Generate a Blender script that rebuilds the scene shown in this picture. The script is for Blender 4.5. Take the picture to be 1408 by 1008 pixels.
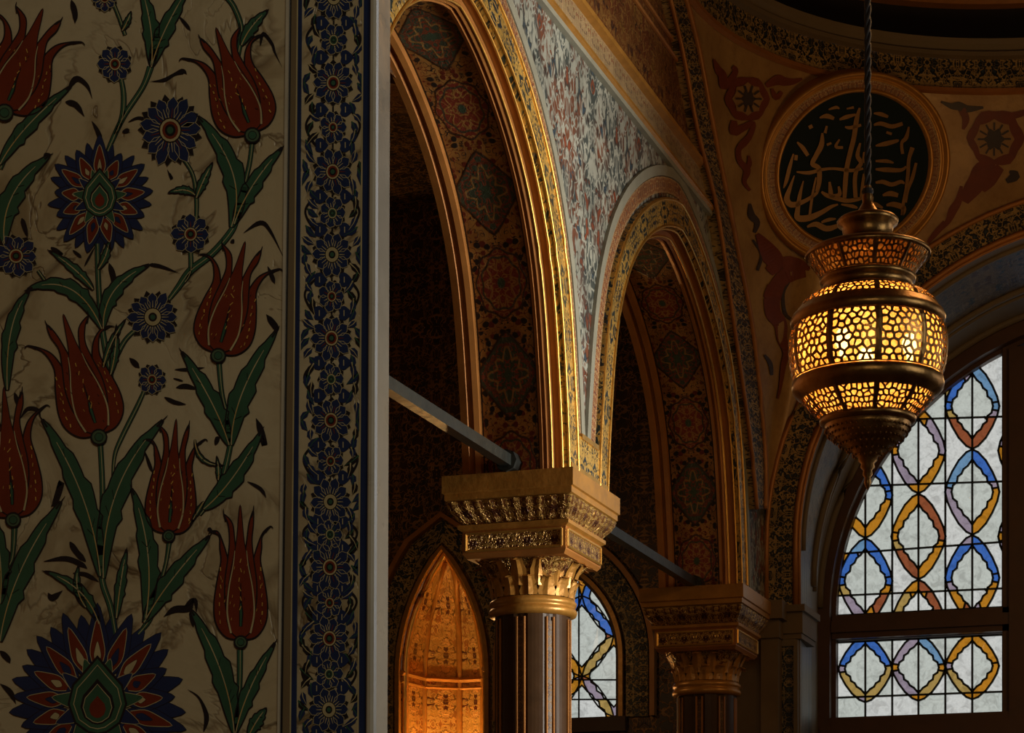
import bpy, bmesh, math, random
from math import sin, cos, pi, sqrt, atan2, tan
from mathutils import Vector, Matrix
from mathutils.geometry import tessellate_polygon, delaunay_2d_cdt
from mathutils.bvhtree import BVHTree
C = bpy.context.scene
for o in list(bpy.data.objects): bpy.data.objects.remove(o)

# ---------------------------------------------------------------- camera, world, lights, exposure
FP = 3124.0                       # focal length in pixels of the 1408 px wide frame
CX, HY = 704.0, 1330.0            # principal column, horizon row
TH = math.atan(1090.0 / FP)       # the camera looks this far left of the nave axis (+Y)
SN, CS = sin(TH), cos(TH)
FLOOR = -1.6
cam_d = bpy.data.cameras.new('camera')
cam_d.sensor_width = 36; cam_d.lens = FP / 1408 * 36; cam_d.shift_y = (HY - 504) / 1408
cam_d.clip_start = .05; cam_d.clip_end = 100
cam_d.dof.use_dof = False
cam = bpy.data.objects.new('camera', cam_d); C.collection.objects.link(cam)
cam.location = (0, 0, 0); cam.rotation_euler = (pi / 2, 0, TH)
C.camera = cam
w = bpy.data.worlds.new('world'); C.world = w; w.use_nodes = True
w.node_tree.nodes['Background'].inputs[0].default_value = (.62, .62, .62, 1)
w.node_tree.nodes['Background'].inputs[1].default_value = .08
vs = C.view_settings
vs.view_transform = 'Standard'; vs.look = 'None'; vs.gamma = 1; vs.exposure = 0; vs.use_curve_mapping = False

def lamp(name, kind, loc, power, col, target=None, size=1, size_y=None, spot=None, blend=.5, radius=.1):
    d = bpy.data.lights.new(name, kind); d.energy = power; d.color = col
    if kind == 'AREA':
        d.shape = 'RECTANGLE'; d.size = size; d.size_y = size_y or size
    else: d.shadow_soft_size = radius
    if kind == 'AREA' and spot: d.spread = spot
    if kind == 'SPOT': d.spot_size = spot; d.spot_blend = blend
    o = bpy.data.objects.new(name, d); C.collection.objects.link(o); o.location = loc
    if target is not None:
        o.rotation_euler = (Vector(target) - Vector(loc)).to_track_quat('-Z', 'Y').to_euler()
    return o
LANT = 4.2                        # watts of each bulb in the lantern
# daylight through the tall windows of the right-hand wall, added fill from behind the viewer, added warm fills in hall and aisle
lamp('window_light', 'AREA', (3.5, 9.95, 1.9), 200, (1, .95, .84), (-3.4, 10.9, 2.0), 1.0, 2.4, spot=math.radians(100))
lamp('window_light', 'AREA', (3.5, 5.2, 2.4), 15, (.94, .96, 1), (-1.2, 4.2, 1.0), 1.8, 3, spot=math.radians(70))
lamp('panel_fill', 'AREA', (.9, -.9, 2.4), 33, (1, .84, .58), (-1.5, 2.6, .9), 1.6, 1.2)  # added fill light to brighten the tile panel, no fixture here
lamp('hall_fill', 'POINT', (-.4, 7.2, 3.3), 34, (1, .50, .16), radius=.3)  # added warm fill for soffits and capitals, no lamp hangs here
lamp('hall_fill', 'POINT', (-.2, 12.3, 3.2), 38, (1, .58, .22), radius=.3)  # added warm fill for the pendentive, no lamp hangs here
lamp('aisle_fill', 'POINT', (-6.0, 13.2, 3.0), 18, (1, .6, .26), radius=.15)  # added fill to bring up the dark aisle, not a real lamp
lamp('niche_lamp', 'POINT', (-6.7, 17.3, 1.2), 60, (1, .58, .2), radius=.05)


# ---------------------------------------------------------------- pixel <-> place
FW = Vector((-SN, CS, 0)); RT = Vector((CS, SN, 0))
def ray(px, py): return FW + RT * ((px - CX) / FP) + Vector((0, 0, (HY - py) / FP))
def onY(px, py, Y): d = ray(px, py); return d * (Y / d.y)
def onX(px, py, X): d = ray(px, py); return d * (X / d.x)

# ---------------------------------------------------------------- object helpers
def link(o, parent=None):
    C.collection.objects.link(o)
    if parent is not None: o.parent = parent
    return o
def tag(o, label=None, cat=None, group=None, kind=None):
    if label: o['label'] = label
    if cat: o['category'] = cat
    if group: o['group'] = group
    if kind: o['kind'] = kind
    return o
def empty(name, loc):
    o = bpy.data.objects.new(name, None); o.empty_display_size = .1; link(o); o.location = loc
    return o
def mk(name, verts, faces, mats, parent=None, fm=None, uvs=None, smooth=False, kind=None):
    """one mesh object; uvs is one (u, v) per vertex; with an Empty parent the vertices are world places"""
    me = bpy.data.meshes.new(name)
    off = parent_loc(parent)
    me.from_pydata([Vector(v) - off for v in verts], [], faces)
    if not isinstance(mats, (list, tuple)): mats = [mats]
    for m in mats: me.materials.append(m)
    if fm:
        me.polygons.foreach_set('material_index', fm)
    if smooth: me.polygons.foreach_set('use_smooth', [True] * len(me.polygons))
    if uvs:
        ul = me.uv_layers.new(name='UVMap')
        for l in me.loops: ul.data[l.index].uv = uvs[l.vertex_index]
    me.update()
    o = bpy.data.objects.new(name, me); link(o, parent)
    if kind: o['kind'] = kind
    return o
def parent_loc(p):
    l = Vector((0, 0, 0))
    while p is not None: l = l + p.location; p = p.parent
    return l
class MB:
    """collects pieces of one mesh"""
    def __init__(s): s.v = []; s.f = []; s.m = []; s.uv = []
    def add(s, vs, fs, m=0, uv=None):
        b = len(s.v); s.v += [tuple(v) for v in vs]; s.f += [tuple(i + b for i in f) for f in fs]; s.m += [m] * len(fs)
        s.uv += list(uv) if uv else [(v[0] + v[1], v[2]) for v in vs]
    def box(s, x0, x1, y0, y1, z0, z1, m=0):
        vs = [(x0, y0, z0), (x1, y0, z0), (x1, y1, z0), (x0, y1, z0), (x0, y0, z1), (x1, y0, z1), (x1, y1, z1), (x0, y1, z1)]
        s.add(vs, [(0, 3, 2, 1), (4, 5, 6, 7), (0, 1, 5, 4), (1, 2, 6, 5), (2, 3, 7, 6), (3, 0, 4, 7)], m)
    def taper(s, b, t, m=0):
        """frustum between rectangles b, t = (x0, x1, y0, y1, z)"""
        vs = [(r[0], r[2], r[4]) for r in ()]
        vs = []
        for r in (b, t): vs += [(r[0], r[2], r[4]), (r[1], r[2], r[4]), (r[1], r[3], r[4]), (r[0], r[3], r[4])]
        s.add(vs, [(0, 3, 2, 1), (4, 5, 6, 7), (0, 1, 5, 4), (1, 2, 6, 5), (2, 3, 7, 6), (3, 0, 4, 7)], m)
    def grid(s, rows, m=0, uvr=None, closed=False):
        n = len(rows[0]); vs = [p for r in rows for p in r]; fs = []
        for i in range(len(rows) - 1):
            for j in range(n if closed else n - 1):
                k = (j + 1) % n
                fs.append((i * n + j, i * n + k, (i + 1) * n + k, (i + 1) * n + j))
        s.add(vs, fs, m, [q for r in uvr for q in r] if uvr else None)
    def tube(s, pts, r, n=8, m=0, cap=True, ry=None):
        pts = [Vector(p) for p in pts]; rows = []; rs = r if isinstance(r, (list, tuple)) else [r] * len(pts)
        for i, p in enumerate(pts):
            t = (pts[min(i + 1, len(pts) - 1)] - pts[max(i - 1, 0)]).normalized()
            a = Vector((0, 0, 1)) if abs(t.z) < .9 else Vector((1, 0, 0))
            u = t.cross(a).normalized(); w_ = t.cross(u)
            rows.append([p + (u * cos(2 * pi * k / n) + w_ * sin(2 * pi * k / n)) * rs[i] for k in range(n)])
        L = 0; uvr = []
        for i in range(len(pts)):
            if i: L += (pts[i] - pts[i - 1]).length
            uvr.append([(k / n * .1, L) for k in range(n)])
        b = len(s.v); s.grid(rows, m, uvr, closed=True)
        if cap:
            s.f.append(tuple(range(b, b + n))[::-1]); s.m.append(m)
            e = b + (len(pts) - 1) * n; s.f.append(tuple(range(e, e + n))); s.m.append(m)
    def lathe(s, prof, cx, cy, n=48, m=0, a0=0, a1=2 * pi):
        full = abs(a1 - a0 - 2 * pi) < 1e-6; k = n if full else n + 1
        rows = [[(cx + r * cos(a0 + (a1 - a0) * j / n), cy + r * sin(a0 + (a1 - a0) * j / n), z) for j in range(k)] for r, z in prof]
        r0 = max(q[0] for q in prof); uvr = [[(z, r0 * (a0 + (a1 - a0) * j / n)) for j in range(k)] for r, z in prof]
        s.grid(rows, m, uvr, closed=full)
    def obj(s, name, mats, parent=None, smooth=False, kind=None):
        o = mk(name, s.v, s.f, mats, parent, s.m, s.uv, smooth, kind)
        return o
def crom(pts, n=8, closed=False):
    """Catmull-Rom through tuples of any size"""
    out = []; P = [tuple(p) for p in pts]; N = len(P)
    for i in range(N if closed else N - 1):
        if closed: a, b, c, d = P[i - 1], P[i], P[(i + 1) % N], P[(i + 2) % N]
        else: a, b, c, d = P[max(i - 1, 0)], P[i], P[i + 1], P[min(i + 2, N - 1)]
        for k in range(n):
            t = k / n
            out.append(tuple(.5 * (2 * q + (r - p) * t + (2 * p - 5 * q + 4 * r - s_) * t * t + (3 * q - p - 3 * r + s_) * t ** 3) for p, q, r, s_ in zip(a, b, c, d)))
    if not closed: out.append(P[-1])
    return out
def lin(pts, x):
    for a, b in zip(pts, pts[1:]):
        if x <= b[0]: return a[1] + (b[1] - a[1]) * (x - a[0]) / (b[0] - a[0] + 1e-9)
    return pts[-1][1]
class Paint:
    """flat painted motifs: polygons and strokes in a 2-D frame, laid on a surface by a mapping function"""
    def __init__(s): s.v = []; s.f = []; s.m = []
    def poly(s, pts, m, l=0):
        tri = tessellate_polygon([[Vector((p[0], p[1], 0)) for p in pts]])
        b = len(s.v); s.v += [(p[0], p[1], l) for p in pts]
        for t in tri: s.f.append(tuple(b + i for i in t)); s.m.append(m)
    def stroke(s, pts, m, w_=2, l=1, closed=False, smooth=0):
        P = [(p[0], p[1], p[2] if len(p) > 2 else w_) for p in pts]
        if smooth: P = crom(P, smooth, closed)
        n = len(P); b = len(s.v)
        for i, p in enumerate(P):
            q0 = P[i - 1] if (closed or i > 0) else P[0]; q1 = P[(i + 1) % n] if (closed or i < n - 1) else P[-1]
            dx, dy = q1[0] - q0[0], q1[1] - q0[1]; L = sqrt(dx * dx + dy * dy) or 1; h = max(p[2], .15) / 2
            s.v += [(p[0] - dy / L * h, p[1] + dx / L * h, l), (p[0] + dy / L * h, p[1] - dx / L * h, l)]
        for i in range(n if closed else n - 1):
            j = (i + 1) % n; s.f.append((b + 2 * i, b + 2 * i + 1, b + 2 * j + 1, b + 2 * j)); s.m.append(m)
    def obj(s, name, mats, fn, parent=None, kind=None):
        used = sorted(set(s.m)); ix = {u: i for i, u in enumerate(used)}
        return mk(name, [fn(*p) for p in s.v], s.f, [mats[u] for u in used], parent, [ix[m] for m in s.m], None, False, kind)

# ---------------------------------------------------------------- node language
class E:
    def __init__(s, nt, so): s.nt = nt; s.so = so
    def _m(s, op, *a):
        n = s.nt.nodes.new('ShaderNodeMath'); n.operation = op
        for i, x in enumerate((s,) + a):
            if isinstance(x, E): s.nt.links.new(x.so, n.inputs[i])
            else: n.inputs[i].default_value = float(x)
        return E(s.nt, n.outputs[0])
    def __add__(s, o): return s._m('ADD', o)
    __radd__ = __add__
    def __sub__(s, o): return s._m('SUBTRACT', o)
    def __rsub__(s, o): return (s * -1) + o
    def __mul__(s, o): return s._m('MULTIPLY', o)
    __rmul__ = __mul__
    def __truediv__(s, o): return s._m('DIVIDE', o)
    def abs(s): return s._m('ABSOLUTE')
    def sin(s): return s._m('SINE')
    def cos(s): return s._m('COSINE')
    def sqrt(s): return s._m('SQRT')
    def floor(s): return s._m('FLOOR')
    def fract(s): return s._m('FRACT')
    def min(s, o): return s._m('MINIMUM', o)
    def max(s, o): return s._m('MAXIMUM', o)
    def pow(s, o): return s._m('POWER', o)
    def pp(s, o): return s._m('PINGPONG', o)
    def wrap(s, p): return (s / p).fract() * p
    def atan2(s, o): return s._m('ARCTAN2', o)
    def below(s, t, soft=.02):
        """1 where s < t, with a soft edge"""
        n = s.nt.nodes.new('ShaderNodeMapRange'); s.nt.links.new(s.so, n.inputs[0])
        for i, x in ((1, t - soft), (2, t + soft)): n.inputs[i].default_value = x
        n.inputs[3].default_value = 1; n.inputs[4].default_value = 0
        return E(s.nt, n.outputs[0])
    def above(s, t, soft=.02): return 1 - s.below(t, soft)
class Mat:
    def __init__(s, name):
        s.m = bpy.data.materials.new(name); s.m.use_nodes = True; s.nt = s.m.node_tree
        s.b = s.nt.nodes['Principled BSDF']; s.out = s.nt.nodes['Material Output']
    def new(s, t): return s.nt.nodes.new(t)
    def uv(s):
        n = s.new('ShaderNodeUVMap'); q = s.new('ShaderNodeSeparateXYZ'); s.nt.links.new(n.outputs[0], q.inputs[0])
        return E(s.nt, q.outputs[0]), E(s.nt, q.outputs[1])
    def obj(s):
        n = s.new('ShaderNodeTexCoord'); q = s.new('ShaderNodeSeparateXYZ'); s.nt.links.new(n.outputs['Object'], q.inputs[0])
        return tuple(E(s.nt, q.outputs[i]) for i in range(3))
    def vec(s, x, y, z=0):
        n = s.new('ShaderNodeCombineXYZ')
        for i, a in enumerate((x, y, z)):
            if isinstance(a, E): s.nt.links.new(a.so, n.inputs[i])
            else: n.inputs[i].default_value = a
        return n.outputs[0]
    def noise(s, v, scale=5, detail=2, rough=.5, dist=0, col=False):
        n = s.new('ShaderNodeTexNoise'); n.inputs['Scale'].default_value = scale; n.inputs['Detail'].default_value = detail
        n.inputs['Roughness'].default_value = rough; n.inputs['Distortion'].default_value = dist
        s.nt.links.new(v, n.inputs['Vector']); return E(s.nt, n.outputs['Color' if col else 'Fac'])
    def voro(s, v, scale=5, feature='F1', rnd=1):
        n = s.new('ShaderNodeTexVoronoi'); n.feature = feature; n.inputs['Scale'].default_value = scale; n.inputs['Randomness'].default_value = rnd
        s.nt.links.new(v, n.inputs['Vector'])
        if feature == 'DISTANCE_TO_EDGE': return E(s.nt, n.outputs['Distance']), None
        q = s.new('ShaderNodeSeparateColor'); s.nt.links.new(n.outputs['Color'], q.inputs[0])
        return E(s.nt, n.outputs['Distance']), E(s.nt, q.outputs[0])
    def rgb(s, c):
        n = s.new('ShaderNodeRGB'); n.outputs[0].default_value = (*c, 1); return n.outputs[0]
    def mix(s, f, a, b):
        n = s.new('ShaderNodeMix'); n.data_type = 'RGBA'
        if isinstance(f, E): s.nt.links.new(f.so, n.inputs[0])
        else: n.inputs[0].default_value = f
        for i, c in ((6, a), (7, b)):
            if isinstance(c, tuple): n.inputs[i].default_value = (*c, 1)
            else: s.nt.links.new(c, n.inputs[i])
        return n.outputs[2]
    def set(s, k, x):
        i = s.b.inputs[k]
        if isinstance(x, E): s.nt.links.new(x.so, i)
        elif isinstance(x, tuple): i.default_value = (*x, 1)
        elif isinstance(x, (int, float)): i.default_value = x
        else: s.nt.links.new(x, i)
        return s
    def bump(s, h, strength=.3, dist=.01):
        n = s.new('ShaderNodeBump'); n.inputs['Strength'].default_value = strength; n.inputs['Distance'].default_value = dist
        s.nt.links.new(h.so, n.inputs['Height']); s.nt.links.new(n.outputs[0], s.b.inputs['Normal']); return s
def hx(h): 
    h = h.lstrip('#'); c = [int(h[i:i + 2], 16) / 255 for i in (0, 2, 4)]
    return tuple(x / 12.92 if x <= .04045 else ((x + .055) / 1.055) ** 2.4 for x in c)
def plain(name, col, rough=.5, metal=0, var=.25, scale=8, bump=.1, spec=.5):
    M = Mat(name); x, y, z = M.obj(); n = M.noise(M.vec(x, y, z), scale, 4, .6)
    M.set('Base Color', M.mix(n, tuple(c * (1 - var) for c in col), tuple(min(1, c * (1 + var)) for c in col)))
    M.set('Roughness', (n * .25 + (rough - .12)) if rough > .15 else rough); M.set('Metallic', metal); M.set('Specular IOR Level', spec)
    if bump: M.bump(n, bump, .01)
    return M.m
def ornate(name, ground, vine, blobs, scale=10, mirror=(.2, .2), ground2=None, metal=0, gmetal=0, rough=.45, blob=.33, vw=.035, bump=.4, mix2=.5, seed=0, stretch=1):
    """mirrored scrolling leafwork: vines on a ground with leaves of several colours"""
    M = Mat(name); u, v = M.uv(); v = v * stretch
    pu = u.pp(mirror[0]) if mirror[0] else u; pv = v.pp(mirror[1]) if mirror[1] else v
    pu = pu + seed * 1.7; pv = pv + seed * 2.3
    n1 = M.noise(M.vec(pu, pv, seed), scale * 1.5, 1, .5, .9); n2 = M.noise(M.vec(pv, pu, seed + 5.), scale * 1.7, 1, .5, .6)
    wob = M.vec(pu + (n1 - .5) * (1.3 / scale), pv + (n2 - .5) * (1.3 / scale), 0)
    d, c = M.voro(wob, scale * 1.5); d2, c2 = M.voro(wob, scale * 3.6)
    v1 = (n1 - .5).abs().below(vw * .55, vw * .25); v2 = (n2 - .5).abs().below(vw * .45, vw * .2)
    vines = v1.max(v2)
    leaf = d.below(blob, .04); edge = (d - blob).abs().below(.05, .03); small = d2.below(.30, .05) * c2.above(.45, .01)
    g = M.noise(M.vec(u, v, 3.), scale * .35, 2)
    col = M.mix(g.above(mix2, .08), ground, ground2 or tuple(x * .8 for x in ground))
    col = M.mix(small, col, M.mix(c2.above(.72, .01), blobs[-1], vine))
    bc = M.mix(c.above(.4, .01), blobs[0], blobs[1 % len(blobs)])
    if len(blobs) > 2: bc = M.mix(c.above(.72, .01), bc, blobs[2])
    col = M.mix(vines, col, vine); col = M.mix(leaf, col, bc); col = M.mix(edge * .8, col, tuple(x * .3 for x in ground))
    grime = M.noise(M.vec(u, v, 9.), 4, 4, .6); col = M.mix(grime.above(.52, .15) * .45, col, tuple(x * .35 for x in ground))
    M.set('Base Color', col); M.set('Roughness', rough)
    M.set('Metallic', vines * (metal - gmetal) + gmetal if metal != gmetal else metal)
    if bump: M.bump(leaf * .6 + vines + small * .4, bump, .006)
    return M.m

# ---------------------------------------------------------------- materials
GOLD = plain('gilded plaster', (.48, .225, .042), .36, .35, .35, 14, .25)
GOLDB = plain('bright gold edging', (.80, .46, .11), .38, .85, .25, 20, .2)
OCHRE = plain('ochre painted moulding', (.40, .16, .035), .45, .25, .35, 6, .25)
STONE = plain('old limestone', (.15, .10, .045), .6, 0, .3, 5, .3)
PLASTER = plain('grey plaster', (.16, .115, .06), .6, 0, .25, 5, .3)
WOOD = plain('dark brown wood', (.085, .036, .014), .5, 0, .4, 7, .3)
IRON = plain('dark iron', (.05, .055, .05), .42, .7, .3, 20, .2)
DARKT = plain('drum plaster with painted shade', (.012, .011, .012), .6, 0, .3, 6, .2)  # shade of the unlit drum put into its base colour
FLOORM = plain('worn stone floor', (.12, .08, .045), .4, 0, .3, 2, .15)
WALLM = plain('ochre wall plaster', (.26, .16, .07), .7, 0, .3, 3, .3)
SHAFT = plain('brown veined marble shaft', (.055, .025, .009), .42, 0, .5, 9, .08, .25)
SPAND = ornate('spandrel leafwork', (.07, .085, .08), (.41, .42, .36), [(.25, .065, .03), (.38, .39, .33), (.05, .08, .11)], 8.5, (.42, 0), (.20, .07, .035), blob=.36, vw=.075, stretch=.7, bump=.4, mix2=.52)
ARCHV = ornate('archivolt leafwork', (.018, .028, .034), (.72, .44, .10), [(.78, .50, .14), (.66, .46, .18), (.07, .11, .15)], 11, (.08, .22), (.03, .045, .04), metal=.4, gmetal=.1, blob=.34, vw=.10, bump=.5, rough=.38)
REDSTR = ornate('red flower strip', (.30, .09, .035), (.6, .42, .2), [(.55, .36, .18), (.2, .1, .1)], 30, (.05, .06), bump=.3, vw=.06)
LUNET = ornate('lunette leafwork', (.13, .035, .012), (.38, .19, .05), [(.30, .15, .03), (.06, .03, .02)], 12, (.3, .3), (.17, .06, .015), metal=.35, blob=.26, vw=.05, bump=.4)
BORD = ornate('border scrollwork', (.015, .02, .024), (.50, .33, .12), [(.46, .30, .1), (.03, .05, .07)], 15, (.14, .2), metal=.25, blob=.30, vw=.09, bump=.5)
CORN = ornate('cornice flower band', (.42, .28, .15), (.55, .42, .2), [(.3, .1, .05), (.18, .12, .08)], 26, (.1, .1), metal=.2, bump=.3)
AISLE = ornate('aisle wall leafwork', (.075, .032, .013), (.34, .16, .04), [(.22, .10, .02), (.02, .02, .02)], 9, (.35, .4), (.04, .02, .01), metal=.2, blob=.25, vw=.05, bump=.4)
NICHE = ornate('niche leafwork', (.55, .30, .06), (.75, .45, .12), [(.10, .02, .01), (.05, .035, .02), (.75, .42, .12)], 9, (.16, .2), (.35, .12, .02), metal=.3, blob=.42, vw=.08, bump=.4)
SOFB = ornate('back arch soffit leafwork', (.11, .075, .032), (.17, .11, .045), [(.02, .03, .025), (.07, .03, .015)], 12, (.25, .25), (.075, .055, .03), blob=.35, vw=.05, bump=.3)
PILM = ornate('pilaster panel leafwork', (.02, .03, .035), (.34, .24, .1), [(.36, .24, .11), (.03, .05, .06)], 15, (.1, .16), metal=.15, blob=.36, vw=.07, bump=.4)
CAPM = ornate('gilded carved frieze', (.20, .07, .02), (.75, .45, .12), [(.7, .4, .1), (.1, .03, .015)], 22, (.07, .08), metal=.6, gmetal=.3, blob=.33, vw=.07, bump=.8, rough=.35)
SHAFTP = ornate('shaft inlay strip', (.10, .05, .02), (.3, .16, .05), [(.08, .03, .02), (.2, .1, .04)], 24, (.05, .08), metal=.2, bump=.3)
def pendmat():
    M = Mat('ochre pendentive plaster'); x, y, z = M.obj(); n = M.noise(M.vec(x, y, z), 3, 5, .6); n2 = M.noise(M.vec(x, y, z), 20, 3, .6)
    c = M.mix(n.above(.5, .12), (.46, .28, .10), (.34, .19, .065)); c = M.mix(n2.above(.6, .1) * .35, c, (.22, .11, .04))
    M.set('Base Color', c).set('Roughness', .42).set('Metallic', .15).bump(n2, .25, .01); return M.m
PEND = pendmat()
def soffitmat():
    """painted soffit: medallions of two kinds in turn on gilded scroll ground; u across (0 mid), v along"""
    M = Mat('arch soffit medallions'); u, v = M.uv(); p = .43
    k = (v / p).floor(); alt = (k * .5).fract() * 2           # 0 / 1
    y = v.wrap(p) - p / 2; x = u
    th = (y / 1.28).atan2(x); r = ((x * x) + (y / 1.28) * (y / 1.28)).sqrt()
    R1 = (th * 8).cos() * .006 + .124                          # lobed round
    R2 = .162 - ((th * 2).sin().abs()) * .040                 # pointed lozenge
    Rr = R1 * alt + R2 * (1 - alt); q = r / Rr
    inside = q.below(1.0, .02); rim = (q - .98).abs().below(.035, .02)
    pet = (th * 8).cos() * .5 + .5
    a1 = (q - (pet * .22 + .45)).abs().below(.05, .03); a2 = (q - (.85 - pet * .15)).abs().below(.035, .02); core = q.below(.16, .03)
    nn = M.noise(M.vec(x.abs(), y.abs(), k * 3.1), 26, 1, .5, .5)
    spots = (nn - .5).abs().below(.035, .02)
    pu = x.abs(); vec = M.vec(pu + (M.noise(M.vec(pu, y.abs(), 1.), 14, 1) - .5) * .05, y.abs(), k)
    d, c = M.voro(vec, 26)
    sc = d.below(.40, .05).max((M.noise(vec, 34, 1) - .5).abs().below(.022, .012))
    base = M.mix(M.noise(M.vec(u, v, 0), 9, 2).above(.5, .1), (.46, .23, .06), (.32, .14, .035))
    base = M.mix(sc, base, M.mix(c.above(.55, .01), (.030, .022, .018), (.16, .03, .015)))
    med = M.mix(alt, (.05, .065, .04), (.21, .035, .018))
    med = M.mix(spots, med, M.mix(alt, (.24, .05, .02), (.36, .18, .05)))
    med = M.mix(a1 * .8, med, (.36, .19, .05)); med = M.mix(a2, med, M.mix(alt, (.15, .04, .02), (.05, .05, .03))); med = M.mix(core, med, (.05, .08, .05))
    col = M.mix(inside, base, med); col = M.mix(rim, col, (.04, .02, .01))
    edge = (x.abs()).above(.138, .003); col = M.mix(edge, col, (.018, .012, .01))
    M.set('Base Color', col).set('Roughness', .45).set('Metallic', (1 - inside) * .3).bump(sc * .5 + inside * .6 + a1 * .3, .5, .006)
    return M.m
SOFF = soffitmat()
def tilemat():
    M = Mat('aged cream tile glaze'); x, y, z = M.obj(); V = M.vec(x, y, z)
    w1 = M.noise(V, 7, 4, .6, 1.2); w2 = M.noise(V, 2.2, 3, .55); w3 = M.noise(V, 60, 2, .5)
    vn, _ = M.voro(M.vec(x + (w1 - .5) * .35, y, z + (w1 - .5) * .25), 6.5, 'DISTANCE_TO_EDGE')
    crack = vn.below(.022, .025) * w2.above(.47, .08)
    blot = w1.above(.58, .07) * w2.above(.45, .1)
    c = M.mix(w2.above(.5, .14), (.47, .42, .29), (.40, .335, .205))
    c = M.mix(blot * .6, c, (.17, .115, .05)); c = M.mix(crack * .8, c, (.09, .05, .02)); c = M.mix(w3.above(.62, .1) * .12, c, (.2, .15, .08))
    M.set('Base Color', c).set('Roughness', w1 * .25 + .22).bump(w1 * .8 + w3 * .1 - crack, .35, .008); return M.m
TILE = tilemat()
def glaze(name, c, var=.35, rough=.3):
    M = Mat(name); x, y, z = M.obj(); n = M.noise(M.vec(x, y, z), 22, 4, .6)
    M.set('Base Color', M.mix(n, tuple(k * (1 - var) for k in c), tuple(k * (1 + var) for k in c))).set('Roughness', rough).bump(n, .12, .004); return M.m
G_DARK = glaze('black outline glaze', (.012, .012, .016)); G_RED = glaze('tomato red glaze', (.15, .026, .012)); G_BLUE = glaze('cobalt glaze', (.012, .026, .085))
G_GREEN = glaze('green glaze', (.030, .095, .058)); G_PALE = glaze('pale line glaze', (.40, .35, .2)); G_YEL = glaze('yellow fleck glaze', (.5, .3, .07)); G_OLIVE = glaze('olive stripe glaze', (.16, .13, .065))
G_LB = glaze('faded green glaze', (.06, .11, .065)); G_STAIN = glaze('brown stain', (.14, .09, .04))
PM = [G_DARK, G_RED, G_BLUE, G_GREEN, G_PALE, G_YEL, G_OLIVE, G_LB, G_STAIN]
DK, RD, BL, GR, PA, YE, OL, LB, ST = range(9)
MARB = plain('polished marble edge', (.42, .40, .33), .3, 0, .3, 14, .12)
PALE = plain('pale plaster line', (.28, .275, .215), .6, 0, .25, 8, .2)
BRASS = plain('aged brass', (.24, .13, .04), .34, 1, .4, 30, .2)
ROPE = plain('dark twisted cord', (.016, .012, .009), .7, 0, .3, 60, .2)
def glassmat(name, c, e, rough=.2):
    """stained glass with daylight in it"""
    M = Mat(name); x, y, z = M.obj(); n = M.noise(M.vec(x, y, z), 13, 4, .65, 1.2); n2 = M.noise(M.vec(x, y, z), 60, 2)
    f = n * .9 + .5 + (n2 - .5) * .3
    M.set('Base Color', tuple(k * .4 for k in c)).set('Roughness', rough)
    M.set('Emission Color', M.mix(n.above(.54, .1) * .75, c, tuple(k * .42 for k in c))); M.set('Emission Strength', f * e)
    return M.m
GLASS = [glassmat('clear frosted glass', (.50, .54, .50), 1.0), glassmat('white glass', (.60, .62, .60), 1.0), glassmat('amber glass', (.62, .26, .02), .7),
         glassmat('blue glass', (.05, .16, .55), .8), glassmat('pale blue glass', (.16, .32, .52), .8), glassmat('lilac glass', (.40, .33, .42), .7), glassmat('straw glass', (.50, .34, .10), .7), glassmat('rust glass', (.35, .10, .04), .7)]
LEAD = plain('lead came', (.02, .022, .018), .5, .3, .3, 30, .1)

# ---------------------------------------------------------------- setting
XA, XB = -3.38, -3.88            # arcade wall: front and back face
SPR = 2.39                       # top of the abacus
YC, XR = 14.8, .93               # back wall plane of the domed bay, its right wall
BX, BY, HW = -1.224, 12.64, 2.156 # centre and half width of the domed bay
YW = 16.0                        # plane of the great window
b = MB(); b.box(-9.6, 4.4, -3.2, 18.2, FLOOR - .1, FLOOR); b.obj('floor', FLOORM, kind='structure')
# arch profile: half span share -> height over the abacus
PROF = [(1.0, 0), (.985, .2), (.96, .42), (.915, .72), (.85, .98), (.74, 1.22), (.60, 1.41), (.44, 1.56), (.26, 1.68), (.1, 1.75), (0, 1.775)]
def arch_path(c, hs, n=5, dz=0):
    half = crom([(-a * hs, SPR + h + (dz * h / 1.775)) for a, h in PROF], n)
    L = [(c + y, z) for y, z in half]
    return L + [(2 * c - y, z) for y, z in L[-2::-1]]
ARCHES = [(9.12, 1.30, -.01), (12.53, 1.45, .02)]
PATHS = [arch_path(*a[:2], 5, a[2]) for a in ARCHES]
def offset(path, d):
    out = []
    for i, p in enumerate(path):
        a = path[max(i - 1, 0)]; c = path[min(i + 1, len(path) - 1)]
        ty, tz = c[0] - a[0], c[1] - a[1]; L = sqrt(ty * ty + tz * tz)
        out.append((p[0] - tz / L * d, p[1] + ty / L * d))
    return out
def length(path):
    s = [0]
    for a, c in zip(path, path[1:]): s.append(s[-1] + sqrt((a[0] - c[0]) ** 2 + (a[1] - c[1]) ** 2))
    return s
TOPZ = 5.86
lower = [(7.2, SPR), (7.82, SPR)] + PATHS[0][1:] + [(11.08, SPR)] + PATHS[1][1:] + [(YC, SPR)]
b = MB()
for X, flip in ((XA, False), (XB, True)):
    rows = [[(X, y, z) for y, z in lower], [(X, y, TOPZ) for y, z in lower]]
    b.grid(rows, 0, [[(y, z) for y, z in lower], [(y, TOPZ) for y, z in lower]])
b.grid([[(XA, y, z) for y, z in lower], [(XB, y, z) for y, z in lower]], 1)
b.box(XB, XA, -3, 7.2, FLOOR, TOPZ, 1); b.box(XB, XA, 7.2, 7.82, FLOOR, SPR, 1)
wall_left = b.obj('wall_left', [SPAND, OCHRE], kind='structure')
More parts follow.
